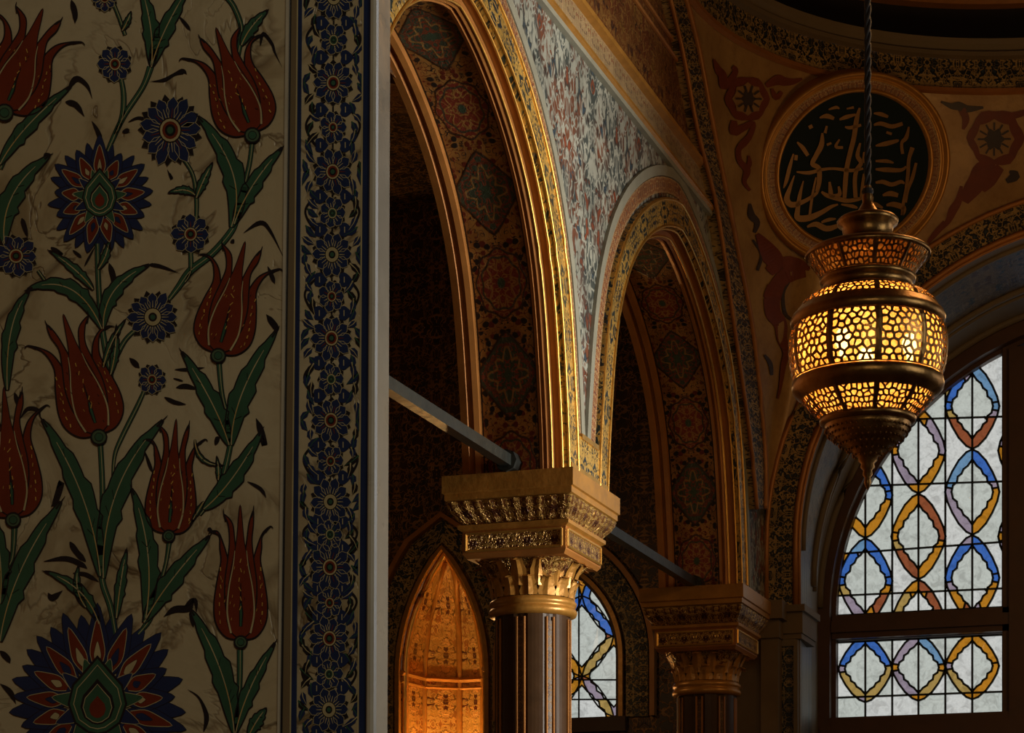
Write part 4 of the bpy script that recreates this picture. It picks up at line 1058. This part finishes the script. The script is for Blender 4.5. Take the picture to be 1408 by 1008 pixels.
b = MB(); b.grid([[(-3.38, YP, z), (-1.5, YP, z), (xat(396, 384, z), YP, z)] for z in (ZB, .3, ZT)]); b.obj('cream_field', TILE, panel)
vstrip('raised_edge', (396, 384), (400, 387), YP - .006, YP, MARB)
vstrip('olive_stripe', (400, 387), (410, 398), YP - .001, YP, PLASTER)
vstrip('dark_line', (399.5, 386.5), (401.5, 389), YP - .0035, YP, G_DARK)
vstrip('blue_stripe', (411, 401), (416, 408), YP - .002, YP, G_BLUE); vstrip('pale_line', (409, 399), (411, 401), YP - .002, YP, G_PALE)
b = MB(); b.grid([[(xat(410, 398, z), YP - .0005, z), (xat(514, 507, z), YP - .0005, z)] for z in (ZB, ZT)]); b.obj('border_field', TILE, panel)
vstrip('blue_stripe', (501, 494), (512, 503), YP - .002, YP, G_BLUE); vstrip('pale_line', (499, 492), (501, 494), YP - .002, YP, G_PALE); vstrip('dark_line', (512, 503), (514, 508), YP - .0025, YP, G_DARK)
edgeo = empty('marble_edge_strip', (xat(518, 514, ZB), YP, ZB)); tag(edgeo, 'narrow pale polished marble strip closing the right edge of the tile panel', 'trim')
vstrip('strip', (514.4, 508.4), (524, 520), YP - .014, YP + .03, MARB, edgeo, rnd=True)
b = MB()
for z0, z1 in ((FLOOR, 5.86),):
    v = [(-3.38, YP + .001, z0), (-1.112, YP + .001, z0), (-1.42, YP + .7, z0), (-3.38, YP + .7, z0)]
    b.add(v + [(x, y, z1) for x, y, z in v], [(0, 3, 2, 1), (4, 5, 6, 7), (0, 1, 5, 4), (1, 2, 6, 5), (2, 3, 7, 6), (3, 0, 4, 7)])
b.obj('wall_front', WALLM, kind='structure')

def bez(a, c, d, n=14): return [((1 - t) ** 2 * a[0] + 2 * t * (1 - t) * c[0] + t * t * d[0], (1 - t) ** 2 * a[1] + 2 * t * (1 - t) * c[1] + t * t * d[1]) for t in [i / n for i in range(n + 1)]]
class Motif(Paint):
    def out(s, P, m, l, ow=1.7): s.poly(P, m, l); s.stroke(P, DK, ow, l + .45, closed=True)
    def put(s, name): return s.obj(name, PM, pm, panel)
def leaf(a, c, d, wd, m=GR, teeth=5, seed=0, wild=False):
    rnd = random.Random(seed + int(a[0] * 7 + d[1])); n = 20; S = bez(a, c, d, n); M_ = Motif(); L = []; R = []
    for i, p in enumerate(S):
        q0, q1 = S[max(i - 1, 0)], S[min(i + 1, n)]; dx, dy = q1[0] - q0[0], q1[1] - q0[1]; l = sqrt(dx * dx + dy * dy) or 1
        t = i / n; w_ = wd * .5 * (sin(pi * min(t * .94 + .03, 1) ** .85) ** .85) * (1.05 - .15 * t)
        tooth = 1 + .48 * ((t * teeth) % 1) * (t > .3)
        jl, jr = tooth, 1 + .32 * ((t * teeth + .5) % 1) * (t > .35)
        L.append((p[0] - dy / l * w_ * jl, p[1] + dx / l * w_ * jl)); R.append((p[0] + dy / l * w_ * jr, p[1] - dx / l * w_ * jr))
    M_.out(L + R[::-1], m, 1, 1.8)
    M_.stroke([(p[0], p[1], 1.5 if i < n * .8 else .8) for i, p in enumerate(S[:-3])], PA, 1.3, 2)
    M_.stroke([(p[0], p[1]) for p in S[2:9]], YE, .7, 2.3)
    e = S[-1]; f = S[-2]; M_.stroke([(f[0], f[1], 3.0), (e[0], e[1], 2), (e[0] + (e[0] - f[0]) * .8, e[1] + (e[1] - f[1]) * .8, .5)], DK, 2, 1.5)
    for _ in range(3):
        i = rnd.randint(5, 15); p, q = S[i], (L if rnd.random() < .5 else R)[min(i + 2, n)]; M_.stroke([p, ((p[0] + q[0]) / 2, (p[1] + q[1]) / 2)], DK, .8, 2.2)
    return M_.put('serrated_leaf')
def stem(pts, w_=5, m=GR):
    M_ = Motif(); P = crom([(p[0], p[1], p[2] if len(p) > 2 else w_) for p in pts], 8)
    M_.stroke(P, DK, l=.2); M_.stroke([(x, y, q - 2.2) for x, y, q in P], m, l=.7); M_.stroke([(x + .4, y, .9) for x, y, q in P], PA, l=.9)
    return M_.put('flower_stem')
def tulip(base, tip, hw, bend=0, seed=0, flip=1, spread=1.0):
    rnd = random.Random(seed); ax = (tip[0] - base[0], tip[1] - base[1]); L = sqrt(ax[0] ** 2 + ax[1] ** 2); uy = (ax[0] / L, ax[1] / L); ux = (-uy[1], uy[0])
    def T(x, y):
        xx = (x * flip + bend * y * y) * hw; return (base[0] + ux[0] * xx + uy[0] * y * L, base[1] + ux[1] * xx + uy[1] * y * L)
    def pth(P, n=6): return [T(x, y) for x, y in crom(P, n)]
    M_ = Motif(); s = spread
    # outer petals
    for d, ty in ((-1, .80), (1, .84)):
        P = [(0, .0), (d * .55, .02), (d * .92, .12), (d * 1.0, .26), (d * .88, .44), (d * .74, .58), (d * .78, .68), (d * (.95 * s), .77), (d * (1.30 * s), ty), (d * (1.0 * s), .80), (d * .66, .72), (d * .46, .58), (d * .40, .42), (d * .2, .2)]
        M_.out(pth(P, 5), RD, 1, 2.0)
        q = pth([(d * (1.08 * s), .80), (d * (1.30 * s), ty), (d * (1.42 * s), ty - .015)], 4); M_.stroke([(a[0], a[1], 3.2 - i * .3) for i, a in enumerate(q)], DK, 2, 1.8)
    for d, tx, ty in ((-1, .74, .93), (1, .55, .955)):
        P = [(0, .05), (d * .5, .2), (d * .6, .4), (d * .48, .6), (d * .42, .74), (d * .56 * s, .86), (d * tx * s, ty), (d * .36 * s, .86), (d * .2, .7), (0, .45)]
        M_.out(pth(P, 5), RD, 2, 1.8); q = pth([(d * (tx - .1) * s, ty - .05), (d * tx * s, ty), (d * (tx + .02) * s, ty + .04)], 4); M_.stroke([(a[0], a[1], 3.2 - i * .3) for i, a in enumerate(q)], DK, 2, 2.6)
    P = [(0, .0), (-.42, .08), (-.52, .26), (-.38, .5), (-.17, .72), (-.02, 1.0), (.14, .72), (.36, .5), (.50, .26), (.42, .08), (0, 0)]
    M_.out(pth(P, 6), RD, 3, 1.2)
    for d in (-1, 1):
        q = pth([(d * .36, .05), (d * .50, .2), (d * .44, .38), (d * .28, .55), (d * .22, .66)], 7); M_.stroke([(a[0], a[1], 2.6 - 1.8 * i / len(q)) for i, a in enumerate(q)], PA, 2, 4)
        for k in range(7):
            y = .12 + k * .065; x = d * (.76 + .04 * sin(k)); M_.stroke([T(x, y), T(x + rnd.uniform(-.03, .03), y + .028)], YE, rnd.uniform(.8, 1.8), 4)
    M_.stroke([(*T(0, .10), 4.5), (*T(.02, .2), 6), (*T(0, .3), 2.5), (*T(0, .42), 1)], DK, 3, 4); M_.stroke([(*T(0, .10), 2), (*T(.01, .2), 3), (*T(0, .27), 1)], GR, 3, 4.4)
    for k in range(6): y = .22 + k * .07; M_.stroke([T(rnd.uniform(-.08, .08), y), T(rnd.uniform(-.08, .08), y + .03)], YE, 1.2, 4.6)
    for k in range(24):
        x = rnd.uniform(-.8, .8); y = rnd.uniform(.08, .55); M_.stroke([T(x, y), T(x + .02, y + .02)], rnd.choice([DK, YE, RD]), .7, 4.2)
    M_.out([(base[0] + (hw * .24) * cos(a), base[1] - uy[1] * 3 + (hw * .23) * sin(a)) for a in [2 * pi * i / 14 for i in range(14)]], LB, 5, 2.4)
    M_.out([(base[0] + (hw * .13) * cos(a), base[1] - uy[1] * 3 + (hw * .13) * sin(a)) for a in [2 * pi * i / 10 for i in range(10)]], GR, 6, .8)
    return M_.put('tulip')
def rosette(cx, cy, r, n=12, seed=0, asp=1.0, name='blue_rosette', core=RD):
    rnd = random.Random(seed); M_ = Motif()
    def pet(a, r0, r1, w_, m, l, ow=1.4):
        ca, sa = cos(a), sin(a); P = []
        for x, y in ((r0, -.25 * w_), (r0 + (r1 - r0) * .35, -.9 * w_), (r0 + (r1 - r0) * .75, -.8 * w_), (r1, 0), (r0 + (r1 - r0) * .75, .8 * w_), (r0 + (r1 - r0) * .35, .9 * w_), (r0, .25 * w_)): P.append((cx + x * ca - y * sa, cy + (x * sa + y * ca) * asp))
        M_.poly(P, m, l); M_.stroke(P, PA if m != PA else DK, ow * .55, l + .3)
    for k in range(n):
        a = 2 * pi * (k + .5) / n + rnd.uniform(-.05, .05); pet(a, r * .3, r * 1.02, r * 2.2 / n, DK, .6, .1)
    for k in range(n):
        a = 2 * pi * k / n + rnd.uniform(-.06, .06); pet(a, r * .3, r * rnd.uniform(.9, 1.06), r * 2.6 / n, BL, 1.2 + .1 * (k % 2))
    for k in range(n):
        a = 2 * pi * k / n; M_.stroke([(cx + r * .28 * cos(a), cy + r * .28 * sin(a) * asp, 1.6), (cx + r * .62 * cos(a), cy + r * .62 * sin(a) * asp, .6)], PA if k % 2 else core, 1.4, 2)
    cir = lambda q: [(cx + q * cos(a), cy + q * sin(a) * asp) for a in [2 * pi * i / 16 for i in range(16)]]
    M_.poly(cir(r * .36), DK, 2.2); M_.poly(cir(r * .32), PA, 2.4); M_.poly(cir(r * .25), core, 2.6); M_.poly(cir(r * .17), DK, 2.8); M_.poly(cir(r * .1), GR, 3)
    return M_.put(name)
def palmette(cx, cy, r, asp=1.1, seed=0, inner=RD, n=15):
    """big composite flower: rings of pointed petals round a green bud"""
    rnd = random.Random(seed); M_ = Motif()
    def tear(a, r0, r1, w_, m, l, ow=1.2, pale=True, ox=cx, oy=cy):
        ca, sa = cos(a), sin(a); P = []
        for x, y in crom([(r0, -.3 * w_), (r0 + (r1 - r0) * .3, -w_), (r0 + (r1 - r0) * .62, -.75 * w_), (r1, 0), (r0 + (r1 - r0) * .62, .75 * w_), (r0 + (r1 - r0) * .3, w_), (r0, .3 * w_)], 3): P.append((ox + x * ca - y * sa, oy + (x * sa + y * ca) * asp))
        M_.poly(P, m, l); M_.stroke(P, PA if pale else DK, ow * .7, l + .3)
    for k in range(n):
        a = -pi / 2 + 2 * pi * (k + .5) / n; tear(a, r * .4, r * 1.0, r * .13, BL, .5, 1, False)
    for k in range(n):
        a = -pi / 2 + 2 * pi * k / n; R = r * (1.12 if k == 0 else rnd.uniform(.86, 1.08)); tear(a, r * .34, R, r * 2.2 / n, BL, 1.0 + .05 * (k % 3), 1.1, False)
        tear(a, r * .38, R * .84, r * 1.4 / n, inner, 1.8, 1.4)
        tear(a, r * .45, R * .62, r * .04, BL if k % 2 else PA, 2.3, .6, False)
    for k in range(11):
        a = -pi / 2 + 2 * pi * (k + .5) / 11; tear(a, r * .15, r * .52, r * .085, BL if k % 2 else GR, 2.6, 1.2)
    m2 = [(0, -.5), (.10, -.36), (.22, -.2), (.26, .0), (.2, .2), (.08, .3), (0, .32), (-.08, .3), (-.2, .2), (-.26, 0), (-.22, -.2), (-.10, -.36)]
    S = lambda q, dy=0: [(cx + x * r * q * 1.2, cy + (y * q + dy) * r * asp) for x, y in m2]
    M_.poly(S(1.08), DK, 3.2); M_.poly(S(1.0), GR, 3.4); M_.stroke(S(.86), PA, 1.2, 3.7, True); M_.poly(S(.62, .03), DK, 3.8); M_.poly(S(.52, .04), GR, 4.0); M_.poly(S(.3, .06), RD, 4.3); M_.stroke(S(.52, .04), PA, 1, 4.2, True)
    return M_.put('composite_flower')
def sprig(pts, w_=3.5, m=DK): 
    P = crom([(p[0], p[1], p[2] if len(p) > 2 else w_) for p in pts], 5); k_ = len(P) - 1
    M_ = Motif(); M_.stroke([(x, y, q * min(1, .15 + 3.5 * i / k_, .1 + 3 * (k_ - i) / k_)) for i, (x, y, q) in enumerate(P)], m, l=.4); return M_.put('ink_sprig')

# stems first, then leaves, then flowers
for s_ in ([(207, 92, 10), (196, 120, 8), (170, 160, 8), (152, 198, 7), (148, 208, 5)], [(165, 100, 6), (170, 130, 8), (168, 160, 8), (158, 185, 6)], [(347, 192, 7), (343, 225, 7), (334, 262, 7), (326, 300, 8), (315, 322, 10), (290, 350, 10), (262, 372, 11), (245, 395, 9), (232, 412, 6)],
           [(252, 218, 6), (265, 240, 6), (270, 270, 7), (270, 300, 6), (268, 330, 4)], [(262, 345, 7), (262, 372, 7), (254, 388, 4)], [(134, 335, 8), (135, 380, 8), (138, 430, 8), (145, 480, 9), (153, 520, 7)], [(301, 497, 8), (305, 540, 7), (313, 575, 7), (318, 600, 8), (308, 650, 9), (295, 680, 8), (275, 708, 5)],
           [(138, 610, 8), (141, 680, 8), (139, 760, 8), (141, 800, 9), (152, 835, 9), (160, 880, 6)], [(198, 538, 6), (188, 560, 7), (168, 600, 7), (158, 625, 6), (155, 655, 4)], [(20, 724, 9), (17, 765, 7), (8, 790, 6), (2, 850, 6)], [(233, 743, 8), (228, 775, 6), (218, 810, 7), (206, 850, 9), (190, 872, 5)],
           [(330, 893, 9), (329, 950, 8), (323, 1012, 7)], [(327, 76, 8), (332, 40, 8), (322, 10, 8), (310, -6, 8)], [(172, 48, 6), (163, 22, 6), (152, -5, 6)], [(52, 372, 5), (62, 386, 5), (70, 395, 4)], [(0, 232, 8), (12, 205, 8), (28, 180, 6)], [(188, 452, 6), (172, 468, 7), (158, 495, 8), (153, 515, 6)]): stem(s_)
for l_ in (((208, 90), (214, 45), (193, -22), 20), ((208, 92), (220, 45), (262, -22), 20), ((318, 312), (345, 240), (272, 160), 27), ((322, 308), (340, 255), (388, 203), 20), ((270, 272), (278, 250), (292, 224), 11), ((268, 268), (256, 256), (232, 265), 10),
           ((140, 452), (105, 370), (38, 398), 21), ((10, 536), (6, 440), (40, 400), 19), ((142, 452), (140, 392), (205, 364), 19), ((128, 398), (110, 372), (68, 345), 12), ((152, 515), (160, 488), (160, 448), 10), ((315, 612), (300, 560), (250, 484), 24), ((318, 612), (318, 545), (380, 455), 27),
           ((280, 700), (318, 670), (360, 592), 24), ((300, 660), (302, 650), (298, 628), 7), ((138, 792), (128, 680), (58, 577), 28), ((142, 795), (138, 665), (224, 578), 28), ((0, 882), (12, 790), (84, 690), 28), ((200, 852), (216, 760), (181, 672), 24), ((198, 856), (228, 800), (288, 737), 24), ((160, 850), (165, 800), (174, 756), 13),
           ((136, 858), (120, 805), (62, 786), 15), ((322, 1008), (316, 925), (262, 838), 26), ((324, 1008), (336, 950), (378, 884), 18), ((342, 1012), (352, 990), (366, 974), 16), ((6, 335), (-2, 262), (68, 214), 26), ((0, 226), (26, 175), (98, 118), 19), ((332, 62), (342, 36), (368, 14), 15), ((168, 42), (176, 30), (180, 16), 8),
           ((142, 505), (150, 470), (172, 440), 9), ((0, 830), (6, 770), (-12, 700), 22), ((118, 835), (100, 812), (108, 778), 10), ((268, 605), (270, 640), (306, 640), 6), ((135, 370), (148, 352), (150, 330), 10), ((280, 690), (274, 700), (262, 720), 6)): leaf(*l_)
SQ = [[(205, 112, 1), (225, 110, 5), (240, 102, 4), (252, 98, 8), (257, 102, 3)], [(246, 22, 3), (256, 34, 5), (262, 42, 3)], [(358, 62, 8), (362, 46, 5), (374, 60, 4), (378, 72, 3), (388, 92, 1)], [(98, 0, 8), (103, 18, 8), (103, 32, 4)], [(176, 168, 2), (190, 162, 4), (205, 166, 6)], [(168, 182, 4), (178, 178, 8)], [(95, 118, 10), (106, 108, 8), (120, 118, 5), (127, 136, 2)], [(90, 140, 8), (104, 144, 8), (116, 160, 4)], [(126, 166, 2), (134, 180, 6), (140, 196, 8)], [(60, 214, 8), (70, 212, 4)],
      [(205, 364, 5), (220, 366, 5), (248, 376, 1)], [(230, 233, 2), (236, 246, 4), (234, 238, 4)], [(318, 330, 8), (322, 334, 4)], [(368, 366, 3), (374, 380, 6), (378, 390, 4)], [(335, 320, 3), (358, 306, 6), (372, 318, 4), (392, 358, 1)], [(366, 432, 2), (372, 440, 8), (380, 452, 8), (374, 458, 3)], [(70, 340, 10), (84, 350, 6), (80, 344, 4)], [(100, 344, 3), (112, 354, 6)], [(150, 362, 8), (156, 382, 8), (154, 392, 3)], [(30, 300, 8), (38, 326, 5)], [(130, 340, 2), (116, 366, 4)],
      [(238, 520, 2), (252, 524, 3)], [(226, 546, 5), (240, 553, 6), (256, 556, 3)], [(240, 508, 3), (262, 508, 5), (282, 505, 2)], [(242, 533, 4), (256, 531, 7), (274, 536, 2)], [(178, 492, 4), (186, 500, 8), (192, 506, 3)], [(20, 540, 9), (26, 556, 5), (28, 536, 3)], [(28, 575, 3), (38, 562, 5), (52, 564, 5), (56, 574, 2)], [(78, 672, 3), (84, 664, 9), (76, 690, 8), (70, 696, 3)], [(352, 575, 4), (358, 590, 9), (364, 612, 8), (360, 598, 5)], [(340, 662, 3), (358, 672, 5), (366, 684, 3)], [(198, 618, 2), (206, 640, 5), (210, 650, 2)], [(286, 726, 7), (292, 732, 4)], 
      [(60, 772, 4), (90, 768, 7), (112, 776, 7), (120, 782, 4)], [(96, 745, 9), (106, 760, 8), (118, 772, 9)], [(225, 848, 3), (240, 838, 9), (260, 836, 9), (266, 822, 4)], [(66, 815, 3), (72, 822, 9), (86, 812, 4)], [(262, 840, 7), (266, 862, 5)], [(258, 948, 2), (274, 960, 3), (284, 985, 7), (280, 1006, 9)], [(270, 842, 3), (268, 825, 6), (254, 834, 9)], [(100, 788, 3), (118, 790, 6), (136, 800, 4)], [(0, 895, 8), (10, 905, 8), (14, 912, 3)], [(0, 940, 3), (14, 952, 8), (22, 968, 3)], [(300, 600, 8), (296, 612, 5)]]
for q in SQ: sprig(q)
tulip((6, 152), (60, 12), 50, 0, 1); tulip((347, 183), (296, 38), 44, -.0, 2, -1); tulip((300, 486), (338, 332), 42, .0, 3); tulip((136, 598), (86, 432), 45, -.0, 4, -1); tulip((18, 712), (6, 532), 43, 0, 5); tulip((232, 734), (243, 576), 35, 0, 6, 1, .9); tulip((331, 880), (331, 694), 37, 0, 7, 1, .85)
rosette(234, 179, 44, 13, 1, 1.12); rosette(210, 436, 35, 12, 2, 1.05, core=PA)
rosette(158, 88, 24, 8, 3, 1.1, 'small_blossom'); rosette(262, 322, 27, 8, 4, 1.05, 'small_blossom'); rosette(209, 522, 20, 8, 5, 1.1, 'small_blossom'); rosette(22, 352, 30, 9, 6, 1.0, 'small_blossom'); rosette(144, -2, 18, 8, 7, 1, 'small_blossom')
palmette(137, 272, 72, 1.08, 1, n=13); palmette(134, 968, 122, 1.02, 2, n=17)

# border: rosettes and palmettes on a middle stem with mirrored leaves
def bx(y): return 459 + (452 - 459) * y / 1008.0
rnd = random.Random(12)
M_ = Motif(); M_.stroke([(bx(y), y, 2.4) for y in range(-60, 1100, 30)], DK, l=.2); M_.put('border_stem')
ys = [-4, 114, 236, 350, 465, 578, 690, 780, 878, 976, 1080]
for k, y in enumerate(ys): rosette(bx(y), y, 28 if y != 780 else 30, 10, 20 + k, 1.15, 'border_rosette', RD if k % 3 else PA)
for k, (y0, y1) in enumerate(zip(ys, ys[1:])):
    ym = (y0 + y1) / 2; rosette(bx(ym), ym, 19, 7, 40 + k, 1.2, 'border_bud', RD if k % 2 else GR)
    for sd in (-1, 1):
        for j in range(9):
            t = (j + .5) / 9; yy = y0 + (y1 - y0) * t; far = 34 if abs(t - .5) < .3 else 38
            x = bx(yy) + sd * (far - rnd.uniform(0, 10) * (abs(t - .5) < .35)); a = rnd.uniform(-.9, .9); ln = rnd.uniform(9, 15)
            M_ = Motif(); c_, s_ = cos(a + pi / 2), sin(a + pi / 2); P = [(x + u * ln * c_ - v * s_, yy + u * ln * s_ + v * c_) for u, v in ((-.8, 0), (-.3, -4.4), (.3, -3.8), (.9, sd * 3), (.4, 3.6), (-.2, 4.2))]
            P = [(min(max(p[0], bx(yy) - 42), bx(yy) + 42), p[1]) for p in P]
            M_.poly(P, rnd.choice([BL, DK, BL, BL]), .8); M_.stroke([(P[0][0], P[0][1], 2), (x, yy, 1), (P[3][0], P[3][1], .5)], PA if j % 2 else GR, 1, 1.4); M_.put('border_leaf')
        M_ = Motif(); q = [(bx(y0) + sd * 6, y0 + 20, 2.5), (bx(ym) + sd * 30, y0 + (y1 - y0) * .36, 3.5), (bx(ym) + sd * 37, ym, 3), (bx(ym) + sd * 26, y0 + (y1 - y0) * .68, 3.5), (bx(y1) + sd * 8, y1 - 22, 2)]
        M_.stroke(q, DK, l=.3, smooth=6); M_.put('border_scroll')
        for yy in (y0 + (y1 - y0) * .3, y0 + (y1 - y0) * .7):
            M_ = Motif(); x = bx(yy) + sd * 17; M_.poly([(x + 8.5 * cos(a) * (1 + .3 * cos(3 * a)), yy + 10 * sin(a)) for a in [2 * pi * i / 12 for i in range(12)]], BL, 1.0); M_.stroke([(x, yy - 4), (x, yy + 4)], PA, 1.2, 1.5); M_.put('border_leaf')
